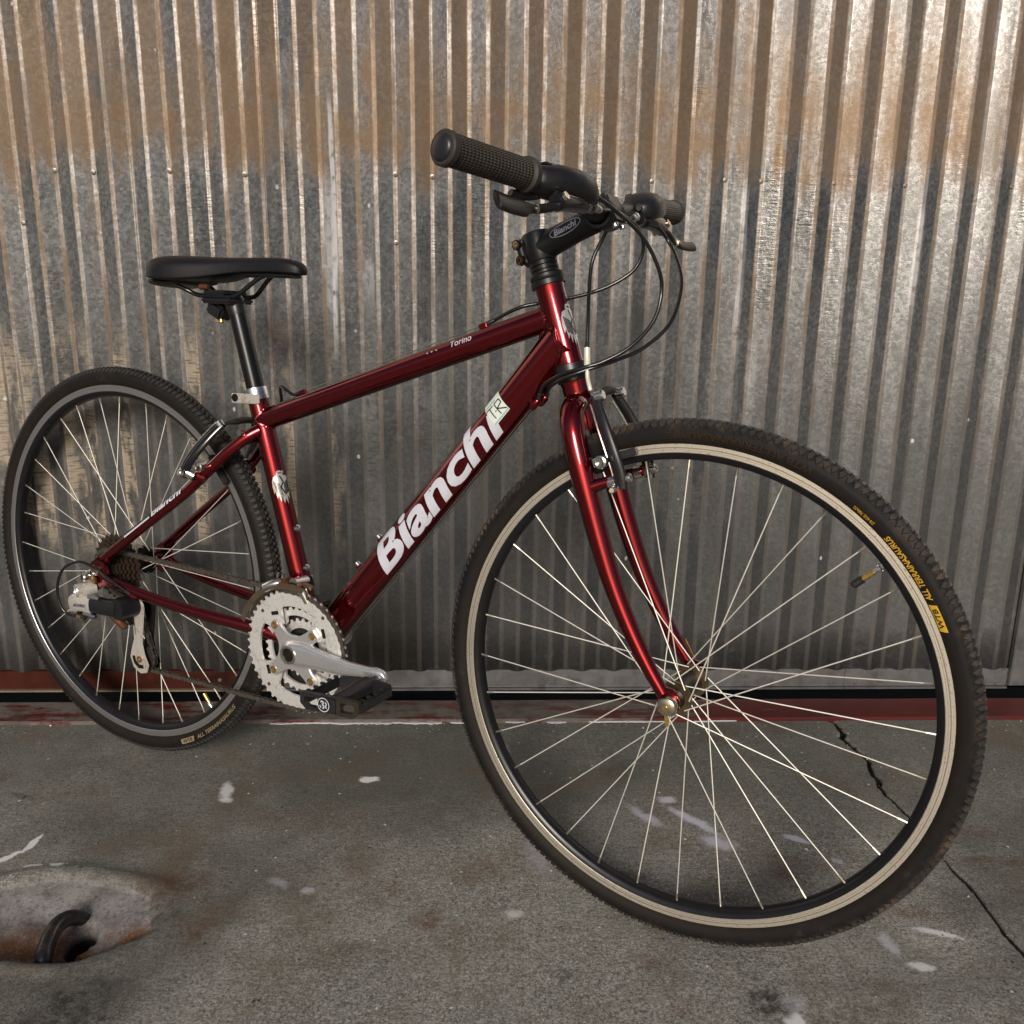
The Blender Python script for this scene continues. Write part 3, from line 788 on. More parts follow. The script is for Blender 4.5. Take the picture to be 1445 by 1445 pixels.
        k = t.math('MULTIPLY', t.math('MULTIPLY', a, b), t.math('MULTIPLY', t.step(t.noise(45, 4, 0.6), 0.30, 0.52), am))
        col = t.mix(k, col, (0.62, 0.61, 0.62))
        film = t.math('MAXIMUM', film, t.math('MULTIPLY', k, 0.9))
    # sparse small spots
    v = t.n('ShaderNodeTexVoronoi', feature='F1'); t.l(t.mapping(o, scale=(30, 8, 22)), v.inputs['Vector']); v.inputs['Scale'].default_value = 1.0
    sel = t.math('GREATER_THAN', t.xyz(v.outputs['Color'])[0], 0.90)
    spot = t.math('MULTIPLY', sel, t.math('SUBTRACT', 1.0, t.step(t.math('ADD', v.outputs['Distance'], t.math('MULTIPLY', fine, 0.1)), 0.11, 0.17)))
    col = t.mix(t.math('MULTIPLY', spot, 0.8), col, (0.66, 0.65, 0.62))
    pol = t.noise(1.0, 4, 0.55, vec=t.mapping(o, loc=(1.2, 0, 5.5), scale=(9, 9, 3.2)))
    shine = t.step(pol, 0.52, 0.66)
    rough = t.math('ADD', 0.27, t.math('ADD', t.math('MULTIPLY', fine, 0.10), t.math('MULTIPLY', sp2, 0.12)))
    rough = t.math('ADD', rough, t.math('MULTIPLY', film, 0.10))
    rough = t.math('SUBTRACT', rough, t.math('MULTIPLY', shine, 0.14))
    rough = t.math('ADD', rough, t.math('ADD', t.math('MULTIPLY', dull_shade, 0.16), t.math('MULTIPLY', crease, 0.36)))
    metal = t.math('SUBTRACT', 0.96, t.math('MULTIPLY', film, 0.50))
    metal = t.math('SUBTRACT', metal, t.math('MULTIPLY', spot, 0.6), clamp=True)
    metal = t.math('SUBTRACT', metal, t.math('MULTIPLY', dull_shade, 0.30), clamp=True)
    metal = t.math('SUBTRACT', metal, t.math('MULTIPLY', bloom, 0.25), clamp=True)
    metal = t.math('SUBTRACT', metal, t.math('MULTIPLY', tanp, 0.35), clamp=True)
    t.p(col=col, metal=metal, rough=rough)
    wr = t.noise(1.0, 4, 0.6, vec=t.mapping(o, scale=(40, 10, 190)))
    h = t.math('ADD', t.math('MULTIPLY', fine, 0.5), t.math('ADD', t.math('MULTIPLY', spang, 0.25), t.math('MULTIPLY', t.math('MULTIPLY', wr, t.math('MULTIPLY', t.step(pol, 0.52, 0.64), t.math('SUBTRACT', 1.0, dull_shade))), 4.2)))
    t.p(normal=t.bump(h, 0.30, 0.0010))
    return t.m

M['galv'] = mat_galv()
M['flash'] = simple('galvanised_flashing', (0.24, 0.24, 0.245), 0.45, 0.75, 40, 0.3, 0.12, bump=0.12, dirt=(0.10, 0.085, 0.07), dirt_amt=0.5)
M['rusty_red'] = simple('rust_red_paint', (0.052, 0.0115, 0.0065), 0.55, 0.1, 26, 0.5, 0.12, bump=0.2, dirt=(0.014, 0.007, 0.005), dirt_amt=0.8, spec=0.15)
M['rail_lip'] = simple('tan_bare_edge', (0.26, 0.19, 0.13), 0.5, 0.4, 60, 0.4)
M['screw'] = simple('screw_zinc', (0.25, 0.22, 0.19), 0.4, 0.8, 300, 0.4, dirt=(0.20, 0.09, 0.04), dirt_amt=0.8)

wall = wall_frame()
tag(wall, 'corrugated galvanised metal wall with brown stains behind the bicycle', 'wall', kind='thing')

def sheet(i0, i1, x_end_right=None):
    """one sheet of corrugated metal, a little uneven; i0, i1 count corrugations"""
    xs = [PHASE + PITCH * (i + f) for i in range(i0, i1) for f in WPH] + [PHASE + PITCH * i1]
    x_lap = None
    if x_end_right: xs = [x for x in xs if x <= x_end_right]
    else:
        x_lap = xs[-1] - 0.016
        xs += [xs[-1] + 0.0016, xs[-1] + 0.0030]            # laps over the next sheet
    zs = [0.050 + 2.85 * k / 30 for k in range(31)]
    mb = MB()
    for z in zs:
        for x in xs:
            w = 0.0028 * mnoise.noise((x * 1.7, z * 1.3, 2.0)) + 0.0010 * mnoise.noise((x * 11, z * 3.1, 7.0))
            k = math.floor((x - PHASE) / PITCH + 0.5)
            lean = 0.0022 * mnoise.noise((k * 3.7, z * 1.1, 1.0)) + 0.0006 * mnoise.noise((k * 5.1, z * 9.0, 3.0))
            lap = 0.0011 * min(1.0, max(0.0, (x - x_lap) / 0.012)) if x_lap is not None else 0.0
            mb.v.append((x + lean, -AMP * wave(x) * (1 + 0.20 * mnoise.noise((k * 1.9, z * 0.8, 5.0))) + w - lap, z))
    nx = len(xs)
    for a in range(len(zs) - 1):
        for b in range(nx - 1):
            p = a * nx + b
            mb.f.append((p, p + 1, p + 1 + nx, p + nx))
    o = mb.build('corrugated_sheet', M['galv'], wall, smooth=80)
    sol = o.modifiers.new('thickness', 'SOLIDIFY'); sol.thickness = 0.0006; sol.offset = -1
    return o
EDGE_X = 1.062                                # a flat upright closes the sheets here
for i0, i1 in ((-58, -48), (-48, -38), (-38, -28), (-28, -18), (-18, -8), (-8, 2), (2, 12)):
    sheet(i0, i1)
sheet(12, 16, EDGE_X + 0.01)
for i0, i1 in ((18, 28), (28, 38), (38, 48), (48, 58)):
    sheet(i0, i1)

# flat uprights beside the end of the sheets
mb = MB(); mb.box((EDGE_X + 0.053, -0.0085, 1.45), (0.102, 0.003, 2.87)); mb.box((EDGE_X + 0.003, -0.0045, 1.45), (0.003, 0.011, 2.868))
mb.build('edge_trim', M['flash'], wall)
# backing
mb = MB(); mb.box((0.0, 0.075, 1.47), (7.9, 0.06, 2.9)); mb.build('backing_board', simple('dark_backing', (0.02, 0.019, 0.018), 0.8), wall)
# foot rail: rust red piece and grey piece, each with a lip and bolts
def rail(x0, x1, m, label, z0=0.012, z1=0.049):
    mb = MB()
    mb.box(((x0 + x1) / 2, -0.0005, (z0 + z1) / 2), (x1 - x0 - 0.001, 0.003, z1 - z0))
    mb.box(((x0 + x1) / 2, 0.004, z1 + 0.001), (x1 - x0 - 0.001, 0.012, 0.002))
    o = mb.build('foot_rail', m, wall)
    o['label'] = label
    mb = MB(); mb.box(((x0 + x1) / 2, -0.0022, z0 - 0.003), (x1 - x0 - 0.001, 0.012, 0.0035))
    mb.build('rail_lip', M['rail_lip'] if m is not M['flash'] or x1 < 0.4 else M['flash'], o)
    return o
rr1 = rail(-3.9, -0.47, M['rusty_red'], 'rust red length of foot rail')
rr2 = rail(-0.47, 0.71, M['flash'], 'grey metal length of foot rail')
rr3 = rail(0.71, EDGE_X, M['flash'], 'grey metal length of foot rail')
rr4 = rail(EDGE_X + 0.106, 3.9, M['flash'], 'grey metal length of foot rail')
mb = MB(); mb.box((EDGE_X + 0.053, 0.0, 0.031), (0.104, 0.003, 0.040)); mb.build('foot_plate', M['flash'], wall)

def screw_mesh():
    mb = MB()
    mb.lathe([(0.0, 0.0044), (0.0008, 0.0042), (0.0010, 0.0030), (0.0024, 0.0028), (0.0026, 0.0015), (0.0020, 0.0)], (0, 0, 0), (0, -1, 0), seg=12)
    return mb.build('screw', M['screw'], wall, smooth=30)
s0 = screw_mesh()
def put_screw(x, z, y, first=[True]):
    if first[0]: o = s0; first[0] = False
    else:
        o = s0.copy(); C.objects.link(o); o.parent = wall
    o.location = (x, y, z)
SCREW_Z = 1.022
for k in (-22, -19, -17, -15, -13, -12, -10, -8, -4, -3, -1, 1, 3, 5, 6, 8, 10, 13):
    put_screw(PHASE - PITCH / 2 + PITCH * k + random.uniform(-0.002, 0.002), SCREW_Z + random.uniform(-0.003, 0.003), AMP - 0.0012)
for (k, z) in ((-4, 0.905), (-14, 0.93), (4, 0.48)):
    put_screw(PHASE - PITCH / 2 + PITCH * k, z, AMP - 0.0012)
for (x, z) in ((0.682, 0.018), (0.735, 0.018), (0.30, 0.020), (-0.10, 0.020), (EDGE_X - 0.022, 0.018), (EDGE_X + 0.018, 0.020), (EDGE_X + 0.07, 0.020)):
    put_screw(x, z, -0.0018)
for (x, z) in ((-0.90, 0.030), (-0.60, 0.030), (-0.52, 0.045)):
    put_screw(x, z, -0.0022)

# ---- tie-down bar set in the pit
px, py, ax, ay = PIT
mb = MB()
pts = spline([(-0.588, 1.122, -0.050), (-0.592, 1.112, -0.024), (-0.599, 1.092, -0.006), (-0.604, 1.066, 0.001), (-0.603, 1.038, -0.003), (-0.599, 1.016, -0.014), (-0.597, 1.008, -0.045)], 7)
mb.tube(pts, [0.0098 + 0.0012 * math.sin(PI * i / (len(pts) - 1)) for i in range(len(pts))], 14)
bar = mb.build('tie_down_bar', simple('dark_worn_steel', (0.055, 0.052, 0.055), 0.30, 0.85, 60, 0.5, 0.15, bump=0.2, dirt=(0.16, 0.12, 0.10), dirt_amt=0.6), None)
tag(bar, 'bent dark steel tie-down bar set in the rusty hollow of the concrete', 'tie-down bar')

# ---- loose grit and crumbs lying on the slab and along the strip
rg = random.Random(21)
mb = MB()
def crumb(x, y, z, s):
    b = len(mb.v)
    a0 = rg.uniform(0, 6.28)
    for k in range(5):
        a = a0 + 2 * PI * k / 5
        q = s * rg.uniform(0.6, 1.1)
        mb.v.append((x + q * math.cos(a), y + q * math.sin(a), z + s * rg.uniform(0.0, 0.25)))
    mb.v.append((x + s * rg.uniform(-0.3, 0.3), y + s * rg.uniform(-0.3, 0.3), z + s * rg.uniform(0.5, 0.9)))
    for k in range(5): mb.f.append((b + k, b + (k + 1) % 5, b + 5))
for i in range(1500):
    x = rg.uniform(-1.0, 1.2)
    u = rg.random()
    if u < 0.25:
        y = wall_y(x, GY1) - abs(rg.gauss(0, 0.022)) - 0.003
    elif u < 0.33:
        y = rg.uniform(0.85, 1.65); x = 0.66 + rg.gauss(0, 0.018)
    else:
        y = rg.uniform(0.72, 1.66)
    if math.hypot((x - PIT[0]) / PIT[2], (y - PIT[1]) / PIT[3]) < 1.25 or y > wall_y(x, GY1) - 0.002: continue
    crumb(x, y, -0.0002, min(0.0032, 0.0006 + rg.expovariate(1 / 0.0006)))
def mat_grit():
    t = NT('loose_grit')
    n = t.noise(90, 2, 0.5)
    t.p(col=t.ramp(n, [(0.30, (0.035, 0.030, 0.026)), (0.45, (0.16, 0.14, 0.12)), (0.55, (0.34, 0.32, 0.29)), (0.66, (0.62, 0.60, 0.57))]), rough=0.85, spec=0.2)
    return t.m
grit = mb.build('grit', mat_grit(), None, smooth=0)
tag(grit, 'loose grit and crumbs scattered over the concrete', kind='stuff')

# ================================================================== BICYCLE
# written in its own frame: x forward, y to its left, z up from the rear axle; the Empty stands at the rear tyre's foot
HUBZ = 0.345
Mb = Matrix(((0.881428, 0.471627, 0.025536), (-0.472317, 0.880182, 0.046859), (-0.000377, -0.053364, 0.998575)))
bike = empty('bicycle')
root_loc = Vector((-0.677658, 1.580813, 0.344533)) + Mb @ Vector((0, 0, -HUBZ))
bike.matrix_world = Matrix.Translation(root_loc) @ Mb.to_4x4()
tag(bike, 'dark red city bicycle with silver crankset leaning close to the corrugated wall', 'bicycle')
UP = (0, 0, HUBZ)
def part(name, mb, mat, parent=bike, **kw):
    return mb.build(name, mat, parent, loc=UP if parent is bike else (0, 0, 0), **kw)
def dpart(name, parts, fn, mat, parent):
    o = decal(name, parts, fn, mat, parent)
    if parent is bike: o.location = UP
    return o

FH = V(1.0214, 0, 0)                    # front hub
HA = R(70.516)
AX = V(-math.cos(HA), 0, math.sin(HA))  # steering axis, upwards
PF = V(math.sin(HA), 0, math.cos(HA))   # forward, square to it
BASE = FH - PF * 0.03903
def st(s, f=0.0, y=0.0): return BASE + AX * s + PF * f + V(0, y, 0)
BB = V(0.420, 0, -0.060)

# ------------------------------------------------------------------ wheels
def tyre_pt(th, ph, dr=0.0, rc=0.3285, ra=0.0170):
    """th around the wheel, ph across the tread (0 on the centre line, + towards the bicycle's right)"""
    rr = rc + (ra + dr) * math.cos(ph)
    return V(rr * math.cos(th), -(ra * 1.04 + dr) * math.sin(ph), rr * math.sin(th))

def make_tyre(m, parent):
    mb = MB()
    N = 160; K = 26; lim = R(142)
    prof = [(-lim + 2 * lim * k / K) for k in range(K + 1)]
    rings = []
    for i in range(N):
        th = 2 * PI * i / N
        rings.append([tyre_pt(th, p, -0.0008 + (0.0006 if abs(abs(p) - R(74)) < R(7) else 0)) for p in prof])
    mb.ring_loft(rings, closed=True)
    return mb.build('tyre', m, parent, smooth=60)

def make_tread(m, parent):
    mb = MB()
    N = 212
    dth = 2 * PI / N
    def block(pts):
        """pts: (dth, ph) outline, raised"""
        b = len(mb.v); n = len(pts)
        for lo, shrink in ((-0.0012, 1.0), (0.0016, 0.84)):
            ct = sum(p[0] for p in pts) / n; cp = sum(p[1] for p in pts) / n
            for a, p in pts:
                mb.v.append(tuple(tyre_pt(ct + (a - ct) * shrink, cp + (p - cp) * shrink, lo)))
        mb.f.append(tuple(b + n + k for k in range(n)))
        for k in range(n):
            mb.f.append((b + k, b + (k + 1) % n, b + n + (k + 1) % n, b + n + k))
    for i in range(N):
        th = i * dth
        for s in (-1, 1):
            off = 0.5 * dth if s < 0 else 0
            t0 = th + off
            block([(t0 - 0.42 * dth, s * R(27)), (t0 + 0.30 * dth, s * R(25)), (t0 + 0.42 * dth, s * R(42)), (t0 + 0.04 * dth, s * R(63)), (t0 - 0.34 * dth, s * R(44))])
            block([(t0 - 0.10 * dth, s * R(3)), (t0 + 0.42 * dth, s * R(4)), (t0 + 0.18 * dth, s * R(22)), (t0 - 0.36 * dth, s * R(22))])
    o = mb.build('tread', m, parent, smooth=0)
    o['kind'] = 'stuff'
    return o

def make_rim(track, parent):
    mb = MB()
    # outer channel and brake tracks
    prof = [(-0.0090, 0.3120), (-0.0105, 0.3165), (-0.0122, 0.3165), (-0.0122, 0.3062), (-0.0115, 0.3055), (-0.0098, 0.3053), (0.0098, 0.3053), (0.0115, 0.3055), (0.0122, 0.3062), (0.0122, 0.3165), (0.0105, 0.3165), (0.0090, 0.3120)]
    mb.lathe(prof, (0, 0, 0), (0, 1, 0), seg=160, closed=True)
    rim = mb.build('rim', track, parent, smooth=30)
    mb = MB()
    prof = [(-0.0114, 0.3062), (-0.0110, 0.3040), (-0.0088, 0.2990), (-0.0058, 0.2968), (0.0, 0.2962), (0.0058, 0.2968), (0.0088, 0.2990), (0.0110, 0.3040), (0.0114, 0.3062)]
    mb.lathe(prof, (0, 0, 0), (0, 1, 0), seg=160)
    mb.build('rim_well', M['rim_black'], parent, smooth=50)
    return rim

def spoke_mesh(p0, p1):
    mb = MB()
    d = (p1 - p0).normalized()
    mb.tube([p0, p1 - d * 0.012], 0.00082, 6)
    return mb
def make_spokes(parent, phase, yl, yr, rf):
    mes = {}
    for i in range(32):
        th = R(phase + 11.25 * i)
        kind = i % 4                                   # right trailing, left trailing, right leading, left leading
        side = -1 if kind % 2 == 0 else 1
        sw = 1 if kind < 2 else -1
        if kind not in mes:
            hole = sw * R(67.5)
            y = (yr if side < 0 else yl) + (0.0022 if sw > 0 else -0.0022)
            p0 = V(rf * math.cos(hole), y, rf * math.sin(hole))
            p1 = V(0.2985, side * 0.0022, 0)
            a = spoke_mesh(p0, p1).build('spoke', M['spoke'], parent)
            mb = MB(); d = (p1 - p0).normalized()
            mb.tube([p1 - d * 0.013, p1 + d * 0.001], [0.0016, 0.0019], 8)
            b = mb.build('nipple', M['nipple'], parent)
            mes[kind] = (a, b)
        else:
            a = mes[kind][0].copy(); b = mes[kind][1].copy()
            C.objects.link(a); C.objects.link(b); a.parent = parent; b.parent = parent
        a.rotation_euler = b.rotation_euler = (0, -th, 0)

def sidewall(parent, name, parts, mat, r_base, th0, raise_=0.0009):
    """lettering on the right sidewall: reads counter-clockwise, tops towards the hub; u metres along, v metres inward"""
    def fn(u, v):
        rr = r_base - v
        c = min(1, max(-1, (rr - 0.3285) / 0.0172))
        ph = math.acos(c)
        th = th0 + u / 0.327
        return tyre_pt(th, ph, raise_)
    return decal(name, parts, fn, mat, parent)

def valve(parent, th, cap):
    mb = MB()
    e = V(math.cos(th), 0, math.sin(th))
    mb.lathe([(0.296, 0.0034), (0.283, 0.0030)], (0, 0, 0), e, 12)
    mb.lathe([(0.2925, 0.0058), (0.2895, 0.0058), (0.2895, 0.0032)], (0, 0, 0), e, 12)
    o = mb.build('valve', M['alloy'], parent)
    mb = MB(); mb.lathe([(0.284, 0.0034), (0.268, 0.0036)], (0, 0, 0), e, 12, caps=True)
    mb.build('valve_stem', M['brass'], parent)
    if cap:
        mb = MB(); mb.lathe([(0.269, 0.0046), (0.256, 0.0048), (0.254, 0.0030)], (0, 0, 0), e, 12, caps=True)
        mb.build('valve_cap', M['black_plastic'], parent)

# front
fw = empty('wheel', bike, FH + V(0, 0, HUBZ))
fw['label'] = 'front wheel with dusty tyre tread and scratched silver rim'
make_rim(M['track_front'], fw)
make_tyre(M['tyre_front'], fw); make_tread(M['tread_front'], fw)
make_spokes(fw, 2.9, 0.0345, -0.0345, 0.0190)
mb = MB()
mb.lathe([(-0.048, 0.0085), (-0.040, 0.0095), (-0.0375, 0.0130), (-0.030, 0.0150), (-0.020, 0.0140), (0.020, 0.0140), (0.030, 0.0150), (0.0375, 0.0130), (0.040, 0.0095), (0.048, 0.0085)], (0, 0, 0), (0, 1, 0), 28)
mb.build('hub', M['hub_dark'], fw)
for s in (-1, 1):
    mb = MB(); mb.lathe([(s * 0.0330, 0.0135), (s * 0.0330, 0.0222), (s * 0.0362, 0.0222), (s * 0.0362, 0.0135)], (0, 0, 0), (0, 1, 0), 32)
    mb.build('hub_flange', M['flange'], fw)
valve(fw, R(42.3), True)
# lettering of the front tyre, in order along the sidewall
TA = R(25.5); TR_ = 0.3262
vs, fs = poly_verts([(0.0, 0.0), (0.032, 0.0), (0.0355, 0.0080), (0.003, 0.0080)])
sidewall(fw, 'tyre_label', [(vs, fs)], M['yellow'], TR_, TA)
sidewall(fw, 'lettering', [text_verts('WTB', 0.15, 0.02, 6, (0.006, 0.0014, 0.029, 0.0066))], M['decal_black'], TR_, TA, 0.0013)
sidewall(fw, 'lettering', [text_verts('ALL TERRAINASAURUS', 0.25, 0.022, 6, (0.0390, 0.0006, 0.1240, 0.0072))], M['yellow'], TR_, TA)
sidewall(fw, 'lettering', [text_verts('(32-622) 700x32', 0.0, 0.01, 5, (0.1430, 0.0012, 0.1720, 0.0058))], M['yellow'], TR_, TA)
sidewall(fw, 'lettering', [text_verts('WTB ALLTERRAINASAURUS', 0.1, 0.03, 6, (0.231, 0.0, 0.408, 0.0090))], M['mould'], 0.3320, TA)

# rear
rw = empty('wheel', bike, (0, 0, HUBZ))
rw['label'] = 'rear wheel with dark rim carrying the cassette'
make_rim(M['track_rear'], rw)
make_tyre(M['tyre_rear'], rw); make_tread(M['tread_rear'], rw)
make_spokes(rw, 0.9, 0.034, -0.020, 0.0225)
mb = MB()
mb.lathe([(-0.060, 0.0085), (-0.024, 0.0180), (-0.018, 0.0150), (0.030, 0.0150), (0.038, 0.0165), (0.042, 0.0120), (0.064, 0.0095)], (0, 0, 0), (0, 1, 0), 28)
mb.build('hub', M['hub_dark'], rw)
for y in (-0.020, 0.034):
    mb = MB(); mb.lathe([(y - 0.0016, 0.0150), (y - 0.0016, 0.0255), (y + 0.0016, 0.0255), (y + 0.0016, 0.0150)], (0, 0, 0), (0, 1, 0), 32)
    mb.build('hub_flange', M['hub_dark'], rw)
valve(rw, R(-50.5), False)
TB = R(-66.5)
vs, fs = poly_verts([(0.0, 0.0), (0.033, 0.0), (0.036, 0.0085), (0.0, 0.0085)])
sidewall(rw, 'tyre_label', [(vs, fs)], M['label_dull'], 0.3325, TB)
sidewall(rw, 'lettering', [text_verts('WTB', 0.15, 0.02, 6, (0.006, 0.0015, 0.030, 0.0072))], M['decal_black'], 0.3325, TB, 0.0013)
sidewall(rw, 'lettering', [text_verts('ALL TERRAINASAURUS', 0.25, 0.01, 6, (0.043, 0.0008, 0.165, 0.0074))], M['label_dull'], 0.3325, TB)

def sprocket_outline(n, r, root=0.0042, off=0.0):
    out = []
    for i in range(n):
        a = 2 * PI * (i + off) / n; d = 2 * PI / n
        out += [((r - root) * math.cos(a - 0.30 * d), (r - root) * math.sin(a - 0.30 * d)), ((r) * math.cos(a - 0.10 * d), (r) * math.sin(a - 0.10 * d)),
                ((r) * math.cos(a + 0.10 * d), (r) * math.sin(a + 0.10 * d)), ((r - root) * math.cos(a + 0.30 * d), (r - root) * math.sin(a + 0.30 * d))]
    return out
XZ = ((0, 0, 0), (1, 0, 0), (0, 0, 1), (0, -1, 0))
def sprocket(mb, n, r, y, th, r_in, c=(0, 0)):
    o = sprocket_outline(n, r)
    inn = [(r_in * math.cos(math.atan2(b, a)), r_in * math.sin(math.atan2(b, a))) for a, b in o]
    base = len(mb.v); N = len(o)
    for pts, yy in ((o, y - th / 2), (o, y + th / 2), (inn, y + th / 2), (inn, y - th / 2)):
        mb.v += [(c[0] + a, yy, c[1] + b) for a, b in pts]
    for k in range(4):
        for j in range(N):
            jj = (j + 1) % N; k2 = (k + 1) % 4
            mb.f.append((base + k * N + j, base + k * N + jj, base + k2 * N + jj, base + k2 * N + j))
# cassette: each sprocket a piece
for k, n in enumerate((28, 24, 21, 18, 16, 14, 12, 11)):
    mb = MB(); sprocket(mb, n, 0.00205 * n + 0.0020, -0.0275 - 0.0046 * k, 0.0019, 0.013)
    mb.build('sprocket', M['cassette'], rw, smooth=30)
mb = MB(); mb.lathe([(-0.026, 0.0185), (-0.0605, 0.0170), (-0.0615, 0.010)], (0, 0, 0), (0, 1, 0), 24); mb.build('cassette_body', M['cassette'], rw)

# ------------------------------------------------------------------ frame
def frame_tube(p0, p1, r0, r1=None, ell=None, seg=32, name='frame_tube', k=2):
    mb = MB()
    p0, p1 = Vector(p0), Vector(p1); r1 = r0 if r1 is None else r1
    mb.tube([p0.lerp(p1, i / k) for i in range(k + 1)], [r0 + (r1 - r0) * i / k for i in range(k + 1)], seg, ell=ell, ref=(0, 1, 0))
    return mb
ST_TOP = V(0.3070, 0, 0.3185)
ST_DIR = (BB - ST_TOP).normalized()
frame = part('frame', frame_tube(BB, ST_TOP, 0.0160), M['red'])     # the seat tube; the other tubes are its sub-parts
frame['label'] = 'glossy dark red frame'
def fpart(name, mb, mat, **kw): return mb.build(name, mat, frame, **kw)
TT0, TT1 = V(0.3170, 0, 0.2835), V(0.8195, 0, 0.4630)
fpart('top_tube', frame_tube(TT0, TT1, 0.0168, ell=(0.95, 1.0)), M['red'])
DT0, DT1 = V(0.4440, 0, -0.0420), V(0.8290, 0, 0.4320)
DTD = (DT1 - DT0).normalized(); DTN = V(-DTD.z, 0, DTD.x); DT_R = 0.0262; DT_E = 0.90
fpart('down_tube', frame_tube(DT0, DT1, DT_R, ell=(DT_E, 1.0), k=3), M['red'])
mb = MB()
s0_, s1_ = 0.4390, 0.5420
mb.tube([st(s0_), st(s0_ + 0.004), st(s1_ - 0.004), st(s1_)], [0.0192, 0.0186, 0.0186, 0.0192], 36)
fpart('head_tube', mb, M['red'])
mb = MB(); mb.lathe([(-0.036, 0.0190), (-0.036, 0.0212), (0.036, 0.0212), (0.036, 0.0190)], BB, (0, 1, 0), 32, caps=True); fpart('bottom_bracket_shell', mb, M['red'])
mb = MB(); mb.lathe([(-0.0365, 0.0235), (-0.0395, 0.0235), (-0.0420, 0.0150), (-0.0600, 0.0110)], BB, (0, 1, 0), 32, caps=True); fpart('bearing_cup', mb, M['hub_dark'])
mb = MB(); mb.lathe([(-0.0280, 0.0205), (-0.0280, 0.0620), (-0.0290, 0.0620), (-0.0290, 0.0205)], BB, (0, 1, 0), 32); fpart('gap_shade_disc', mb, M['black_plastic'])  # added dark disc: gives the gaps between the rings their deep shade
# welds: rippled beads round the joints
def weld(p0, p1, r_tube, centre, axis, r_c, bead=0.0030, ell=1.0):
    """bead where tube p0->p1 meets the cylinder (centre, axis, r_c)"""
    d = (Vector(p1) - Vector(p0)).normalized(); n = d.orthogonal().normalized(); b = d.cross(n); ax = Vector(axis).normalized(); c = Vector(centre)
    pts = []
    for i in range(72):
        a = 2 * PI * i / 72
        y = n * math.cos(a) + b * math.sin(a)
        o = Vector(p0) + (n * (math.cos(a) * r_tube) + b * (math.sin(a) * r_tube))
        q = o - c; dd = d - ax * d.dot(ax); qq = q - ax * q.dot(ax)
        A = dd.dot(dd); B = 2 * dd.dot(qq); Cc = qq.dot(qq) - r_c * r_c
        D = B * B - 4 * A * Cc
        tt = (-B + math.sqrt(max(D, 0))) / (2 * A)
        pts.append(o + d * tt)
    mb = MB()
    mb.tube(pts, [bead * (0.85 + 0.25 * (i % 2)) for i in range(72)], 8, closed=True)
    fpart('weld', mb, M['red'])
weld(TT0, TT1, 0.0160, ST_TOP, ST_DIR, 0.0160, 0.0024)
weld(TT1, TT0, 0.0160, st(0.5), AX, 0.0186, 0.0024)
weld(DT1, DT0, 0.0240, st(0.45), AX, 0.0186, 0.0026)
mb = MB(); mb.tube([st(0.445, -0.020), st(0.470, -0.030), st(0.490, -0.020)], [0.008, 0.010, 0.008], 14); fpart('gusset', mb, M['red'])
# seat stays and chain stays, one of each to a side
for s in (1, -1):
    y = s
    pts = spline([V(0.3215, y * 0.012, 0.2700), V(0.305, y * 0.026, 0.2575), V(0.2790, y * 0.0385, 0.2330), V(0.2420, y * 0.048, 0.1985), V(0.1980, y * 0.0545, 0.1595), V(0.1000, y * 0.0625, 0.0880), V(0.0150, y * 0.0675, 0.0250)], 6)
    mb = MB(); mb.tube(pts, [0.0098 - 0.0012 * i / len(pts) for i in range(len(pts))], 18, ell=(0.85, 1.0), ref=(0, 1, 0)); fpart('seat_stay', mb, M['red'])
    pts = spline([V(0.402, y * 0.026, -0.0585), V(0.340, y * 0.042, -0.0430), V(0.250, y * 0.056, -0.0350), V(0.140, y * 0.064, -0.0260), V(0.060, y * 0.0675, -0.0150), V(0.0200, y * 0.0685, -0.0080)], 6)
    mb = MB(); mb.tube(pts, [0.0112 - 0.0025 * i / len(pts) for i in range(len(pts))], 18, ell=(0.85, 1.0), ref=(0, 1, 0)); fpart('chain_stay', mb, M['red'])
    # dropout plate
    mb = MB()
    outl = [(-0.014, 0.014), (0.000, 0.024), (0.020, 0.034), (0.034, 0.026), (0.022, 0.012), (0.026, 0.000), (0.046, -0.008), (0.044, -0.024), (0.016, -0.022), (-0.002, -0.034), (-0.016, -0.030), (-0.018, -0.010)]
    mb.prism(outl, -0.0035, 0.0035, ((0.002, y * 0.0700, 0.002), (1, 0, 0), (0, 0, 1), (0, 1, 0))); fpart('dropout', mb, M['red'], bevel=0.0012)
    mb = MB(); mb.lathe([(0, 0.0095), (0.005, 0.0095), (0.0062, 0.0078), (0.0062, 0.0046), (0.002, 0.0044)], (0.004, y * 0.0735, 0.006), (0, y, 0), 24)
    o = fpart('axle_nut', mb, M['alloy'])
    mb = MB(); mb.lathe([(0, 0.0046), (0.0052, 0.0044)], (0.004, y * 0.0738, 0.006), (0, y, 0), 16, caps=True); fpart('axle_end', mb, M['rust_bolt'])
# brake bridge and lugs
mb = MB(); mb.tube([V(0.300, -0.024, 0.2520), V(0.300, 0.024, 0.2520)], 0.0070, 14); fpart('stay_bridge', mb, M['red'])
mb = MB(); mb.tube([V(0.345, -0.040, -0.044), V(0.345, 0.040, -0.044)], 0.0070, 14); fpart('stay_bridge', mb, M['red'])
for s in (-1, 1):
    mb = MB(); mb.tube([V(0.2430, s * 0.050, 0.1890), V(0.2240, s * 0.057, 0.1970), V(0.2200, s * 0.066, 0.1990)], [0.0085, 0.0070, 0.0062], 14); fpart('brake_post', mb, M['red'])
    mb = MB(); mb.tube([V(0.303, s * 0.030, 0.2660), V(0.303, s * 0.038, 0.2665)], [0.0055, 0.0048], 12); fpart('rack_bolt', mb, M['alloy'])
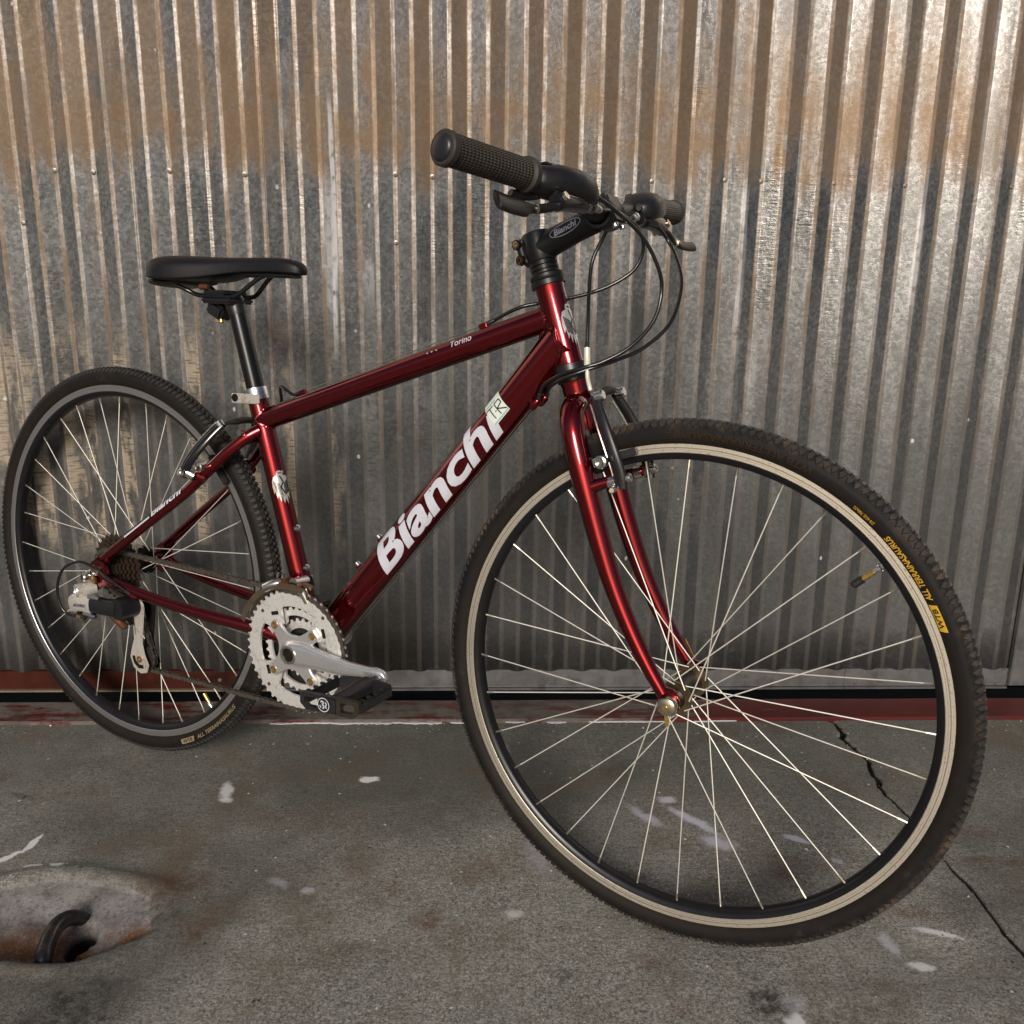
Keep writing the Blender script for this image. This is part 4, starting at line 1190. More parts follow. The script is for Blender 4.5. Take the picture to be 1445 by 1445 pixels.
# bottle bosses
for k, u in enumerate((0.098, 0.1600)):
    c = DT0 + DTD * (u + 0.0345) + DTN * DT_R
    mb = MB(); mb.lathe([(-0.002, 0.0058), (0.0030, 0.0056), (0.0032, 0.0048)], c, DTN, 16); fpart('bottle_boss', mb, M['red'])
    mb = MB(); mb.lathe([(0.002, 0.0044), (0.0086, 0.0046), (0.0094, 0.0036), (0.0094, 0.0), ], c, DTN, 16); fpart('bottle_bolt', mb, M['alloy'])
SN = V(ST_DIR.z * -1, 0, ST_DIR.x)
for (x, z) in ((0.391, 0.122), (0.410, 0.061)):
    u = (V(x, 0, z) - ST_TOP).dot(ST_DIR)
    c = ST_TOP + ST_DIR * u + SN * 0.0155
    mb = MB(); mb.lathe([(0.0, 0.0058), (0.0030, 0.0056), (0.0036, 0.0044), (0.006, 0.0042), (0.0066, 0.0034), (0.0066, 0.0)], c, SN, 16); fpart('bottle_bolt', mb, M['alloy'])
# cable stops and bare wires
TTD = (TT1 - TT0).normalized(); TTN = V(-TTD.z, 0, TTD.x)
for u, s in ((0.094, 1), (0.424, -1)):
    c = TT0 + TTD * u + TTN * 0.0200
    mb = MB(); mb.bar(c - TTD * 0.0065 - TTN * 0.0015, c + TTD * 0.0065 - TTN * 0.0015, 0.009, 0.0085); fpart('cable_stop', mb, M['red'], bevel=0.0014)
mb = MB(); mb.tube([TT0 + TTD * 0.098 + TTN * 0.0203, TT0 + TTD * 0.424 + TTN * 0.0203], 0.0007, 6); part('brake_wire', mb, M['wire'])
def dt_stop(u, y):
    c = DT0 + DTD * u - DTN * 0.0285 + V(0, y, 0)
    mb = MB(); mb.lathe([(-0.008, 0.0036), (-0.004, 0.0052), (0.006, 0.0052), (0.008, 0.0040)], c, DTD, 14, caps=True)
    mb.bar(c, c + DTN * 0.009, 0.0055, 0.0055); fpart('cable_stop', mb, M['red'])
    return c
cs = [dt_stop(0.5250, -0.013), dt_stop(0.5300, 0.004)]
for c, y in zip(cs, (-0.013, 0.004)):
    mb = MB(); mb.tube([c, DT0 + DTD * 0.010 - DTN * 0.0290 + V(0, y * 0.8, 0)], 0.0007, 6); part('gear_wire', mb, M['wire'])
# guide under the bottom bracket
mb = MB(); mb.box(BB + V(0.022, -0.004, -0.018), (0.016, 0.030, 0.010)); part('cable_guide', mb, M['black_plastic'], bevel=0.002)

# ---- lettering and badges on the frame
def dt_map(u, v):
    a = v / (DT_R * 0.97)
    return DT0 + DTD * u + DTN * ((DT_R + 0.0004) * math.sin(a)) + V(0, -1, 0) * ((DT_R * DT_E + 0.0004) * math.cos(a))
dpart('lettering', [text_verts('Bianchi', 0.30, 0.030, 18, (0.1720, -0.0225, 0.4870, 0.0245))], dt_map, M['decal'], frame)
def rect(u0, v0, u1, v1, sk=0.0): return poly_verts([(u0, v0), (u1, v0), (u1 + sk, v1), (u0 + sk, v1)], cuts=10)
def dt_map2(u, v):
    p = dt_map(u, v); a = v / (DT_R * 0.97)
    return p + (DTN * math.sin(a) - V(0, math.cos(a), 0)) * 0.0004
def dt_map3(u, v):
    p = dt_map(u, v); a = v / (DT_R * 0.97)
    return p + (DTN * math.sin(a) - V(0, math.cos(a), 0)) * 0.0007
dpart('sticker', [rect(0.4685, -0.0090, 0.4995, 0.0235, 0.002)], dt_map2, M['sticker'], frame)
dpart('sticker_band', [rect(0.4688, -0.0080, 0.4995, -0.0060), rect(0.4690, 0.0150, 0.4910, 0.0175)], dt_map3, M['sticker_blue'], frame)
def stroke(pts, w):
    out = []
    for (a, b), (c, d) in zip(pts[:-1], pts[1:]):
        L = math.hypot(c - a, d - b); nx, ny = -(d - b) / L * w, (c - a) / L * w
        n = max(1, int(L / 0.0018)); vs = []; fs = []
        for k in range(n + 1):
            u, v = a + (c - a) * k / n, b + (d - b) * k / n
            vs += [(u + nx, v + ny), (u - nx, v - ny)]
            if k: fs.append((2 * k - 2, 2 * k - 1, 2 * k + 1, 2 * k))
        out.append((vs, fs))
    return out
hand = stroke([(0.4705, 0.0125), (0.4840, 0.0120)], 0.0008) + stroke([(0.4772, 0.0122), (0.4765, -0.0035)], 0.0008) + stroke([(0.4822, 0.0030), (0.4845, 0.0030)], 0.0007) \
    + stroke([(0.4868, -0.0045), (0.4868, 0.0122), (0.4968, 0.0122), (0.4975, 0.0060), (0.4872, 0.0040), (0.4985, -0.0050)], 0.0008)
dpart('lettering', hand, dt_map3, M['decal_black'], frame)
def cyl_map(p0, d, r, nrm_up, spin=0.0, eps=0.0004):
    d = Vector(d).normalized(); w = Vector(nrm_up).normalized()
    def fn(u, v):
        a = v / r + spin
        return Vector(p0) + d * u + w * ((r + eps) * math.sin(a)) - V(0, 1, 0) * ((r + eps) * math.cos(a))
    return fn
dpart('lettering', [text_verts('Torino', 0.12, 0.006, 8, (0.374, 0.0045, 0.409, 0.0135)), text_verts('. . .', 0.1, 0.03, 6, (0.334, 0.0075, 0.352, 0.0090))], cyl_map(TT0, TTD, 0.0164, TTN), M['decal'], frame)
# seat stay: black stripe edged white, and the name
SSD = (V(0.1980, 0, 0.1595) - V(0.1000, 0, 0.0880)).normalized(); SSN = V(-SSD.z, 0, SSD.x)
SS0 = V(0.1000, -0.0625, 0.0880); SS1 = V(0.1980, -0.0545, 0.1595)
def ss_map(eps):
    D = (SS1 - SS0)
    def fn(u, v):
        a = v / 0.0092
        return SS0 + D * (u / D.length) + SSN * ((0.0094 + eps) * math.sin(a)) - V(0, 1, 0) * ((0.0082 + eps) * math.cos(a))
    return fn
dpart('lettering', [text_verts('Bianchi', 0.2, 0.03, 8, (0.046, 0.0010, 0.128, 0.0120))], ss_map(0.0005), M['decal'], frame)
dpart('stripe', [rect(-0.030, 0.0015, 0.042, 0.0110, 0.004)], ss_map(0.0004), M['decal_black'], frame)
dpart('stripe', [rect(-0.028, 0.0015, 0.042, 0.0042)], ss_map(0.0007), M['decal'], frame)
# crest: a spread-winged bird above hanging ribbons
def crest(s):
    o = [(-0.15, 0.98), (0.05, 1.0), (0.12, 0.93), (0.22, 0.97), (0.26, 0.86), (0.14, 0.80), (0.20, 0.70), (0.42, 0.62), (0.52, 0.40), (0.56, 0.10), (0.50, -0.25), (0.44, -0.10), (0.40, -0.50), (0.32, -0.28), (0.30, -0.75), (0.20, -0.45), (0.14, -1.0), (0.04, -0.62),
         (-0.06, -0.92), (-0.14, -0.50), (-0.24, -0.80), (-0.30, -0.38), (-0.40, -0.60), (-0.44, -0.15), (-0.54, -0.30), (-0.56, 0.12), (-0.52, 0.42), (-0.42, 0.66), (-0.22, 0.74), (-0.20, 0.86)]
    return [(u * s[0], v * s[1]) for u, v in o]
def crest_lines(s):
    L = []
    for k in range(5):
        x = -0.42 + 0.07 * k
        L += stroke([((x) * s[0], (0.45 - 0.05 * k) * s[1]), ((x + 0.06) * s[0], (-0.30 - 0.04 * k) * s[1])], 0.0006)
        L += stroke([((-x) * s[0], (0.45 - 0.05 * k) * s[1]), ((-x - 0.06) * s[0], (-0.30 - 0.04 * k) * s[1])], 0.0006)
    L += stroke([(-0.04 * s[0], 0.70 * s[1]), (0.10 * s[0], 0.30 * s[1]), (-0.08 * s[0], 0.05 * s[1]), (0.06 * s[0], -0.35 * s[1])], 0.0010)
    L += stroke([(-0.10 * s[0], 0.86 * s[1]), (0.10 * s[0], 0.84 * s[1])], 0.0008)
    return L
def crest_on(p0, d, r, spin, s):
    """upright crest: its v axis runs along d"""
    perp = V(-d.z, 0, d.x)                       # +90 degrees from the tube axis
    base = cyl_map(p0, d, r, -perp, spin)
    top = cyl_map(p0, d, r, -perp, spin, 0.0007)
    dpart('crest', [poly_verts(crest(s))], lambda u, v: base(v, u), M['crest'], frame)
    dpart('crest_lines', crest_lines(s), lambda u, v: top(v, u), M['decal_black'], frame)
crest_on(st(0.4850), AX, 0.0188, R(80), (0.026, 0.028))
crest_on(ST_TOP + ST_DIR * 0.1450, -ST_DIR, 0.0160, R(62), (0.027, 0.027))

# ------------------------------------------------------------------ fork
mb = MB(); mb.tube([st(0.4168), st(0.4120), st(0.366), st(0.352)], [0.0188, 0.0178, 0.0178, 0.0150], 28)
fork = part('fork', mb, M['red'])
fork['label'] = 'glossy dark red fork with curved blades'
def kpart(name, mb, mat, **kw): return mb.build(name, mat, fork, **kw)
for s in (1, -1):
    pts = spline([st(0.383, -0.001, s * 0.004), st(0.386, 0, s * 0.017), st(0.373, 0, s * 0.0335), st(0.345, 0.000, s * 0.0430), st(0.290, 0.000, s * 0.0464), st(0.220, 0.0005, s * 0.0482), st(0.160, 0.0035, s * 0.0500), st(0.100, 0.0120, s * 0.0520), st(0.050, 0.0235, s * 0.0540), st(0.014, 0.0345, s * 0.0555)], 7)
    n = len(pts)
    rr = []
    for i in range(n):
        t = i / (n - 1)
        rr.append(0.0158 if t < 0.4 else 0.0158 - (0.0158 - 0.0082) * ((t - 0.4) / 0.6) ** 1.1)
    mb = MB(); mb.tube(pts, rr, 24, ref=(0, 1, 0)); kpart('fork_blade', mb, M['red'])
    c = FH + V(0, s * 0.0555, 0)
    mb = MB()
    outl = [(0.0135 * math.cos(a), 0.0135 * math.sin(a)) for a in [R(20 * k - 200) for k in range(12)]]
    outl = [(-0.013, 0.022), (-0.016, 0.004), (-0.013, -0.008), (-0.005, -0.014), (0.006, -0.014), (0.013, -0.007), (0.0135, 0.006), (0.006, 0.020)]
    mb.prism(outl, -0.0035, 0.0035, (c, (1, 0, 0), (0, 0, 1), (0, 1, 0))); kpart('dropout', mb, M['red'], bevel=0.0015)
    if s < 0:
        mb = MB(); mb.lathe([(0.003, 0.0125), (0.006, 0.0135), (0.009, 0.0125), (0.0125, 0.0112), (0.0140, 0.0085), (0.0140, 0.0)], c, (0, s, 0), 28); nut = kpart('quick_release_nut', mb, M['cap_steel'])
        mb = MB(); mb.lathe([(0.0142, 0.0036), (0.0148, 0.0036), (0.0148, 0.0)], c + V(-0.001, 0, -0.001), (0, s, 0), 14); kpart('nut_centre', mb, M['brass'])
        mb = MB(); mb.bar(c + V(-0.002, s * 0.004, -0.011), c + V(0.001, s * 0.006, -0.027), 0.0022, 0.004); kpart('safety_tab', mb, M['brass'])
    else:
        mb = MB(); mb.lathe([(0.003, 0.0115), (0.014, 0.0105), (0.016, 0.006)], c, (0, s, 0), 20, caps=True); kpart('quick_release_cam', mb, M['cap_steel'])
        mb = MB(); mb.bar(c + V(0, 0.012, 0), c + V(0, 0.016, 0) + AX * 0.048 + PF * -0.012, 0.005, 0.010); kpart('quick_release_lever', mb, M['flange'], bevel=0.0015)
    mb = MB(); mb.tube([st(0.2820, 0.010, s * 0.0490), st(0.2830, 0.028, s * 0.0470), st(0.2825, 0.045, s * 0.0450)], [0.0090, 0.0072, 0.0066], 14, ref=(0, 1, 0)); kpart('brake_post', mb, M['red'])
# headset
mb = MB(); mb.lathe([(0.4165, 0.0190), (0.4175, 0.0206), (0.4245, 0.0210), (0.4255, 0.0202), (0.4290, 0.0202), (0.4300, 0.0216), (0.4385, 0.0212), (0.4395, 0.0190)], BASE, AX, 32); part('headset_cup', mb, M['black_satin'])
mb = MB(); mb.lathe([(0.5415, 0.0190), (0.5420, 0.0224), (0.5480, 0.0226), (0.5495, 0.0210), (0.5520, 0.0222), (0.5560, 0.0218), (0.5580, 0.0190)], BASE, AX, 32); part('headset_cup', mb, M['black_satin'])
for k in range(3):
    mb = MB(); a = 0.5560 + 0.0060 * k
    mb.lathe([(a, 0.0150), (a, 0.0176), (a + 0.0006, 0.0183), (a + 0.0052, 0.0183), (a + 0.0058, 0.0176), (a + 0.0058, 0.0150)], BASE, AX, 32); part('headset_spacer', mb, M['black_satin'])

# ------------------------------------------------------------------ stem
mb = MB()
mb.lathe([(0.5740, 0.0150), (0.5740, 0.0184), (0.5755, 0.0190), (0.6085, 0.0190), (0.6105, 0.0180), (0.6115, 0.0100), (0.6115, 0.0)], BASE, AX, 32)
stem = part('stem', mb, M['black_satin'])
def spart(name, mb, mat, **kw): return mb.build(name, mat, stem, **kw)
CL = V(0.8745, 0, 0.5850)                      # bar clamp centre
S0 = st(0.5900)
SD = (CL - S0).normalized(); SNN = V(-SD.z, 0, SD.x)
L = (CL - S0).length
mb = MB(); mb.tube([S0 + SD * 0.004, S0 + SD * 0.022, S0 + SD * (L * 0.6), S0 + SD * (L - 0.014)], [0.0185, 0.0172, 0.0160, 0.0170], 28, ref=(0, 1, 0)); spart('stem_arm', mb, M['black_satin'])
mb = MB(); mb.lathe([(-0.0215, 0.0150), (-0.0215, 0.0182), (-0.0195, 0.0195), (0.0195, 0.0195), (0.0215, 0.0182), (0.0215, 0.0150)], CL, (0, 1, 0), 32, closed=True); spart('bar_clamp', mb, M['black_satin'])
mb = MB(); mb.bar(CL + SD * 0.012 + SNN * 0.018, CL + SD * 0.012 - SNN * 0.020, 0.040, 0.012); spart('clamp_face', mb, M['lever'], bevel=0.003)
for y in (-0.012, 0.012):
    mb = MB(); mb.lathe([(0.0, 0.0042), (0.004, 0.0042), (0.004, 0.0022)], CL + SD * 0.012 - SNN * 0.0195 + V(0, y, 0), -SNN, 14, caps=True); spart('clamp_bolt', mb, M['alloy'])
mb = MB(); mb.tube([st(0.5765, -0.017), st(0.5840, -0.0215), st(0.6020, -0.0215), st(0.6070, -0.017)], [0.009, 0.011, 0.011, 0.009], 16, ell=(1.15, 0.7), ref=(0, 1, 0)); spart('steerer_clamp', mb, M['black_satin'])
for s, m in ((0.5825, 'rust_bolt'), (0.6025, 'brass_bolt')):
    mb = MB(); mb.lathe([(0.0, 0.0070), (0.004, 0.0066), (0.004, 0.0048)], st(s, -0.0235, -0.0100), (-0.25, -0.95, 0), 16); spart('bolt_socket', mb, M['black_satin'])
    mb = MB(); mb.lathe([(0.0, 0.0048), (0.0045, 0.0044), (0.0050, 0.0022), (0.0020, 0.0020)], st(s, -0.0235, -0.0105), (-0.25, -0.95, 0), 16, caps=True); spart('stem_bolt', mb, M[m])
# oval badge with the name on the stem's right side
sm = cyl_map(S0, SD, 0.0166, SNN, 0, 0.0005)
def ell_ring(cu, cv, a, b, w):
    n = 40; vs = []; fs = []
    for k in range(n):
        t = 2 * PI * k / n
        vs += [(cu + a * math.cos(t), cv + b * math.sin(t)), (cu + (a - w) * math.cos(t), cv + (b - w) * math.sin(t))]
    for k in range(n):
        j = (k + 1) % n; fs.append((2 * k, 2 * j, 2 * j + 1, 2 * k + 1))
    return vs, fs
o = dpart('lettering', [text_verts('Bianchi', 0.2, 0.025, 8, (0.0320, 0.0000, 0.0650, 0.0078)), ell_ring(0.0485, 0.0040, 0.0225, 0.0078, 0.0008)], sm, M['decal'], stem)
mb = MB()

# ------------------------------------------------------------------ handlebar and controls
BAR = spline([V(0.8230, -0.290, 0.6175), V(0.8520, -0.170, 0.6085), V(0.8640, -0.120, 0.6035), V(0.8735, -0.060, 0.5905), V(0.8745, 0, 0.5850), V(0.8820, 0.060, 0.5915), V(0.8790, 0.120, 0.6035), V(0.8740, 0.170, 0.6085), V(0.8620, 0.290, 0.6175)], 8)
def bar_at(y):
    for a, b in zip(BAR[:-1], BAR[1:]):
        if a.y <= y <= b.y: return a.lerp(b, (y - a.y) / (b.y - a.y))
    return BAR[0] if y < 0 else BAR[-1]
def bar_dir(y):
    return (bar_at(min(y + 0.012, 0.289)) - bar_at(max(y - 0.012, -0.289))).normalized()
mb = MB(); mb.tube(BAR, [0.0118 + 0.0020 * math.exp(-(p.y / 0.05) ** 4) for p in BAR], 20, ref=(0, 0, 1))
hb = part('handlebar', mb, M['black_satin'])
def hpart(name, mb, mat, parent=None, **kw):
    o = mb.build(name, mat, parent or hb, **kw); return o
def grip(s):
    A = bar_at(s * 0.2895); B = bar_at(s * 0.1620)
    d = (A - B).normalized()                       # outwards
    e1 = V(0, 0, 1); e1 = (e1 - d * e1.dot(d)).normalized(); e2 = d.cross(e1)
    L = (A - B).length
    mb = MB()
    mb.lathe([(0.0, 0.0130), (0.0, 0.0180), (0.0025, 0.0190), (0.0075, 0.0190), (0.0095, 0.0160), (0.0110, 0.0150), (L - 0.012, 0.0150), (L - 0.010, 0.0166), (L - 0.0085, 0.0178), (L - 0.0020, 0.0178), (L, 0.0162), (L, 0.0130)], B, d, 40)
    g = hpart('grip', mb, M['grip'])
    # rows of raised pips
    mb = MB()
    nr, nc = 36, 21
    for i in range(nc):
        for j in range(nr):
            h = 0.0135 + (L - 0.028) * i / (nc - 1)
            a = 2 * PI * j / nr
            n = e1 * math.cos(a) + e2 * math.sin(a); t = -e1 * math.sin(a) + e2 * math.cos(a)
            c = B + d * h + n * 0.0150
            w, q = 0.0019, 0.00105
            b = len(mb.v)
            for (dd, k) in ((-0.0005, 1.0), (0.0014, 0.65)):
                for x, y in ((-w, -q), (w, -q), (w, q), (-w, q)):
                    mb.v.append(tuple(c + n * dd + d * (x * k) + t * (y * k)))
            mb.f += [(b + 4, b + 5, b + 6, b + 7)] + [(b + k, b + (k + 1) % 4, b + 4 + (k + 1) % 4, b + 4 + k) for k in range(4)]
    p = mb.build('grip_pips', M['grip'], g, smooth=0) if False else hpart('grip_pips', mb, M['grip_pip'], smooth=0)
    p['kind'] = 'stuff'
    mb = MB(); mb.lathe([(L - 0.001, 0.0142), (L + 0.0012, 0.0132), (L + 0.0030, 0.0110), (L + 0.0038, 0.0060), (L + 0.0040, 0.0)], B, d, 32); hpart('bar_end_plug', mb, M['grip_cap'])
for s in (-1, 1): grip(s)

def controls(s):
    """brake lever and shifter of one side; s = -1 right, +1 left"""
    c = bar_at(s * 0.118); d = bar_dir(s * 0.118) * s      # outwards
    fwd = V(1, 0, 0); fwd = (fwd - d * fwd.dot(d)).normalized(); upv = fwd.cross(d) * s
    if upv.z < 0: upv = -upv
    def q(o, f, u): return c + d * o + fwd * f + upv * u
    # shifter body: rounded pod over the bar
    mb = MB()
    rings = []
    for (o, f, u, w, h) in ((0.046, -0.002, -0.004, 0.010, 0.012), (0.036, -0.002, -0.004, 0.019, 0.0150), (0.014, 0.001, 0.000, 0.0270, 0.0185), (-0.012, 0.004, 0.003, 0.0275, 0.0190), (-0.036, 0.007, 0.003, 0.0245, 0.0175), (-0.052, 0.009, 0.001, 0.015, 0.0115), (-0.057, 0.010, 0.001, 0.006, 0.006)):
        rings.append([q(o, f + w * math.copysign(abs(math.cos(2 * PI * k / 20)) ** 0.8, math.cos(2 * PI * k / 20)), u + h * math.copysign(abs(math.sin(2 * PI * k / 20)) ** 0.8, math.sin(2 * PI * k / 20))) for k in range(20)])
    mb.ring_loft(rings); sh = hpart('shifter', mb, M['black_satin'], smooth=50)
    mb = MB(); mb.tube(spline([q(0.040, -0.016, -0.002), q(0.016, -0.0275, 0.001), q(-0.020, -0.0245, 0.002), q(-0.046, -0.008, 0.000)], 5), [0.0012] + [0.0022] * 14 + [0.0012], 8); hpart('shifter_seam', mb, M['black_gloss'])
    mb = MB(); mb.lathe([(-0.014, 0.0160), (-0.014, 0.0185), (0.0, 0.0190), (0.010, 0.0180), (0.010, 0.0160)], q(0.016, 0, 0), d, 24); hpart('shifter_clamp', mb, M['black_satin'])
    mb = MB(); mb.tube([q(0.036, -0.018, 0.007), q(0.018, -0.023, 0.012), q(-0.004, -0.021, 0.015)], [0.0036, 0.0052, 0.0038], 12, ell=(1.3, 0.8)); hpart('shift_button', mb, M['black_gloss'])
    mb = MB(); mb.bar(q(0.032, -0.022, 0.006), q(0.026, -0.024, 0.008), 0.008, 0.006); hpart('shift_window', mb, M['black_plastic'], bevel=0.001)
    for oo in (-0.020, -0.034):
        mb = MB(); mb.lathe([(0, 0.0026), (0.0012, 0.0022), (0.0012, 0.0)], q(oo, -0.012 if oo > -0.03 else -0.006, 0.0195 if oo > -0.03 else 0.0175), upv - fwd * 0.5, 10); hpart('shifter_screw', mb, M['hub_dark'])
    # brake lever: clamp, body, pivot, blade
    mb = MB(); mb.lathe([(-0.009, 0.0150), (-0.009, 0.0178), (0.009, 0.0178), (0.009, 0.0150)], q(-0.024, 0, 0), d, 24); hpart('lever_clamp', mb, M['black_satin'])
    mb = MB()
    mb.tube(spline([q(-0.062, 0.009, -0.006), q(-0.040, 0.012, -0.010), q(-0.016, 0.016, -0.015), q(0.008, 0.019, -0.021), q(0.024, 0.020, -0.026)], 5), [0.0058] + [0.0094] * 4 + [0.0112] * 15 + [0.0085], 16, ell=(1.0, 0.9)); hpart('lever_body', mb, M['black_gloss'])
    ex, ey = (0.026, -0.010) if s > 0 else (0.0, 0.0)      # the left lever is set a little higher and further forward
    def qb(o, f, u):
        k = min(1.0, max(0.0, o / 0.114)); o = o * (1.10 if s > 0 else 1.0); return q(o, f + ex * k, u + ey * k)
    blade = spline([qb(0.006, 0.019, -0.022), qb(0.026, 0.022, -0.032), qb(0.048, 0.018, -0.041), qb(0.066, 0.015, -0.045), qb(0.088, 0.014, -0.048), qb(0.106, 0.014, -0.049), qb(0.112, 0.014, -0.049)], 6)
    n = len(blade)
    bt = (fwd * 0.55 - upv * 0.83).normalized()
    mb = MB(); mb.tube(blade, [0.0052 + 0.0016 * max(0, min(1, (i / n - 0.42) / 0.10)) if i < n - 1 else 0.0055 for i in range(n)], 14, ell=[(1.0 + (0.10 if s > 0 else 0.75) * max(0, min(1, (i / n - 0.42) / 0.10)), 0.85 - 0.25 * max(0, min(1, (i / n - 0.42) / 0.10))) for i in range(n)], ref=bt); lv = hpart('brake_lever', mb, M['lever'])
    mb = MB(); mb.tube([p - (fwd * 0.83 + upv * 0.55) * 0.0036 for p in blade[int(n * 0.48):-3]], 0.0013, 8); hpart('lever_rib', mb, M['black_gloss'])
    kk = int(n * 0.36)
    mb = MB(); mb.tube(blade[kk:kk + 2], 0.0062, 14, ref=bt); hpart('lever_collar', mb, M['cap_steel'])
    mb = MB(); mb.lathe([(-0.013, 0.0040), (-0.013, 0.0048), (0.013, 0.0048), (0.013, 0.0040)], q(0.018, 0.020, -0.025), upv * 0.6 + fwd, 16, caps=True); hpart('lever_pivot', mb, M['cap_steel'])
    mb = MB(); mb.lathe([(0, 0.0048), (0.004, 0.0066), (0.009, 0.0066), (0.010, 0.0052), (0.016, 0.0050), (0.020, 0.0036)], q(-0.058, 0.009, -0.006), -d, 16, caps=True); hpart('barrel_adjuster', mb, M['alloy'])
    mb = MB(); mb.lathe([(0, 0.0052), (0.008, 0.0050), (0.012, 0.0034)], q(-0.052, 0.010, 0.005), -d + fwd * 0.25, 14, caps=True); hpart('barrel_adjuster', mb, M['black_plastic'])
    th = spline([q(0.016, 0.000, -0.014), q(0.030, -0.008, -0.020), q(0.046, -0.014, -0.023), q(0.056, -0.017, -0.023)], 6)
    mb = MB(); mb.tube(th, [0.0050 + 0.0018 * math.sin(PI * i / len(th)) for i in range(len(th))], 12, ell=(1.0, 0.7)); hpart('shift_trigger', mb, M['black_satin'])
    return q
qR = controls(-1)
qL = controls(1)
# ------------------------------------------------------------------ cables
def cable(name, pts, r=0.0025, mat='cable', ends=True):
    P = spline(pts, 10)
    mb = MB(); mb.tube(P, r, 12)
    o = part(name, mb, M[mat])
    if ends:
        for a, b in ((P[0], P[2]), (P[-1], P[-3])):
            t = (b - a).normalized()
            m2 = MB(); m2.lathe([(-0.001, 0.0031), (0.010, 0.0031), (0.011, 0.0026)], a, t, 12, caps=True); m2.build('ferrule', M['black_plastic'], o)
    return o
cable('gear_cable', [qR(-0.060, 0.012, 0.005), (0.900, -0.040, 0.588), (0.924, 0.0, 0.560), (0.940, 0.020, 0.526), (0.944, 0.030, 0.497), (0.940, 0.020, 0.460), (0.920, 0.0, 0.428), (0.892, -0.018, 0.408), (0.870, -0.028, 0.3995), (0.838, -0.030, 0.388), (0.812, -0.021, 0.3725), cs[0] + DTD * 0.008])
cable('gear_cable', [qL(-0.052, 0.013, 0.005), (0.910, 0.130, 0.568), (0.937, 0.110, 0.531), (0.949, 0.090, 0.499), (0.948, 0.060, 0.458), (0.927, 0.030, 0.427), (0.902, 0.0, 0.410), (0.883, -0.020, 0.401), (0.849, -0.0335, 0.3865), (0.823, -0.022, 0.3725), cs[1] + DTD * 0.008])
cable('brake_cable', [qL(-0.076, 0.010, -0.006), (0.877, 0.030, 0.583), (0.862, 0.028, 0.558), (0.852, 0.022, 0.529), (0.8555, 0.010, 0.494), (0.864, -0.008, 0.459), (0.8700, -0.020, 0.420)])
cable('brake_cable', [qR(-0.076, 0.010, -0.006), (0.893, 0.0, 0.586), (0.902, 0.045, 0.572), (0.9030, 0.066, 0.550), (0.8930, 0.064, 0.523), (0.868, 0.052, 0.503), (0.838, 0.040, 0.490), (0.795, 0.024, 0.4785), (0.760, 0.006, 0.4700), TT0 + TTD * 0.430 + TTN * 0.0203])
# rear brake housing hop and gear loop at the derailleur
cable('brake_cable', [TT0 + TTD * 0.088 + TTN * 0.0203, (0.380, 0.0, 0.328), (0.366, 0.001, 0.3335), (0.352, 0.004, 0.3380), (0.344, 0.010, 0.332), (0.335, 0.022, 0.312), (0.312, 0.030, 0.292), (0.290, 0.030, 0.283)])
mb = MB(); mb.tube(spline([(0.338, 0.006, 0.322), (0.348, 0.0, 0.312), (0.354, -0.002, 0.306), (0.349, 0.0, 0.300)], 6), 0.0009, 8); part('wire_clip', mb, M['wire'])

# ------------------------------------------------------------------ seat post, clamp, saddle
PD = -ST_DIR
mb = MB(); mb.tube([ST_TOP - PD * 0.03, ST_TOP + PD * 0.1400], 0.0138, 28); post = part('seat_post', mb, M['post_black'])
SC = ST_TOP + PD * 0.004
mb = MB(); mb.lathe([(-0.0085, 0.0158), (-0.0085, 0.0185), (0.0065, 0.0185), (0.0100, 0.0180), (0.0104, 0.0158)], SC, PD, 32); clamp = part('seat_clamp', mb, M['alloy'])
mb = MB(); mb.bar(SC + V(0.0240, -0.0210, -0.0035), SC + V(-0.0300, -0.0235, -0.0055), 0.0035, 0.0150); mb.build('clamp_lever', M['cage'], clamp, bevel=0.0012)
mb = MB(); mb.tube([SC + V(-0.022, -0.026, -0.0045), SC + V(-0.022, 0.024, -0.0045)], [0.0062, 0.0062], 14); mb.build('clamp_pin', M['hub_dark'], clamp)

def saddle():
    # sections along x: (x, half width, z top, z lower edge, roundness)
    secs = [(0.1130, 0.020, 0.5150, 0.5020), (0.1180, 0.044, 0.5215, 0.4960), (0.1300, 0.060, 0.5260, 0.4920), (0.1550, 0.068, 0.5285, 0.4905), (0.1850, 0.064, 0.5285, 0.4900), (0.2200, 0.050, 0.5275, 0.4925), (0.2550, 0.036, 0.5265, 0.4985), (0.2900, 0.0265, 0.5270, 0.5040), (0.3250, 0.0215, 0.5275, 0.5055), (0.3600, 0.0195, 0.5275, 0.5060), (0.3820, 0.0170, 0.5240, 0.5050), (0.3940, 0.0120, 0.5180, 0.5040), (0.3985, 0.0050, 0.5115, 0.5050)]
    mb = MB(); rings = []
    N = 28
    for x, w, zt, zb in secs:
        x += 0.005; zt += 0.002
        ring = []
        for k in range(N):
            a = 2 * PI * k / N
            cx_, sx_ = math.cos(a), math.sin(a)
            yy = w * math.copysign(abs(cx_) ** 0.62, cx_)
            if sx_ >= 0:
                zz = (zt - 0.012) + 0.012 * abs(sx_) ** 0.8 - (0.012 - 0.0) * 0.0
                zz = zb + 0.004 + (zt - zb - 0.004) * abs(sx_) ** 0.55
            else:
                zz = zb + 0.004 - 0.004 * abs(sx_)
            ring.append(V(x, yy, zz))
        rings.append(ring)
    mb.ring_loft(rings)
    return mb
sad = part('saddle', saddle(), M['saddle'], smooth=60, subsurf=2)
def sadpart(name, mb, mat, **kw): return mb.build(name, mat, sad, **kw)
mb = MB()
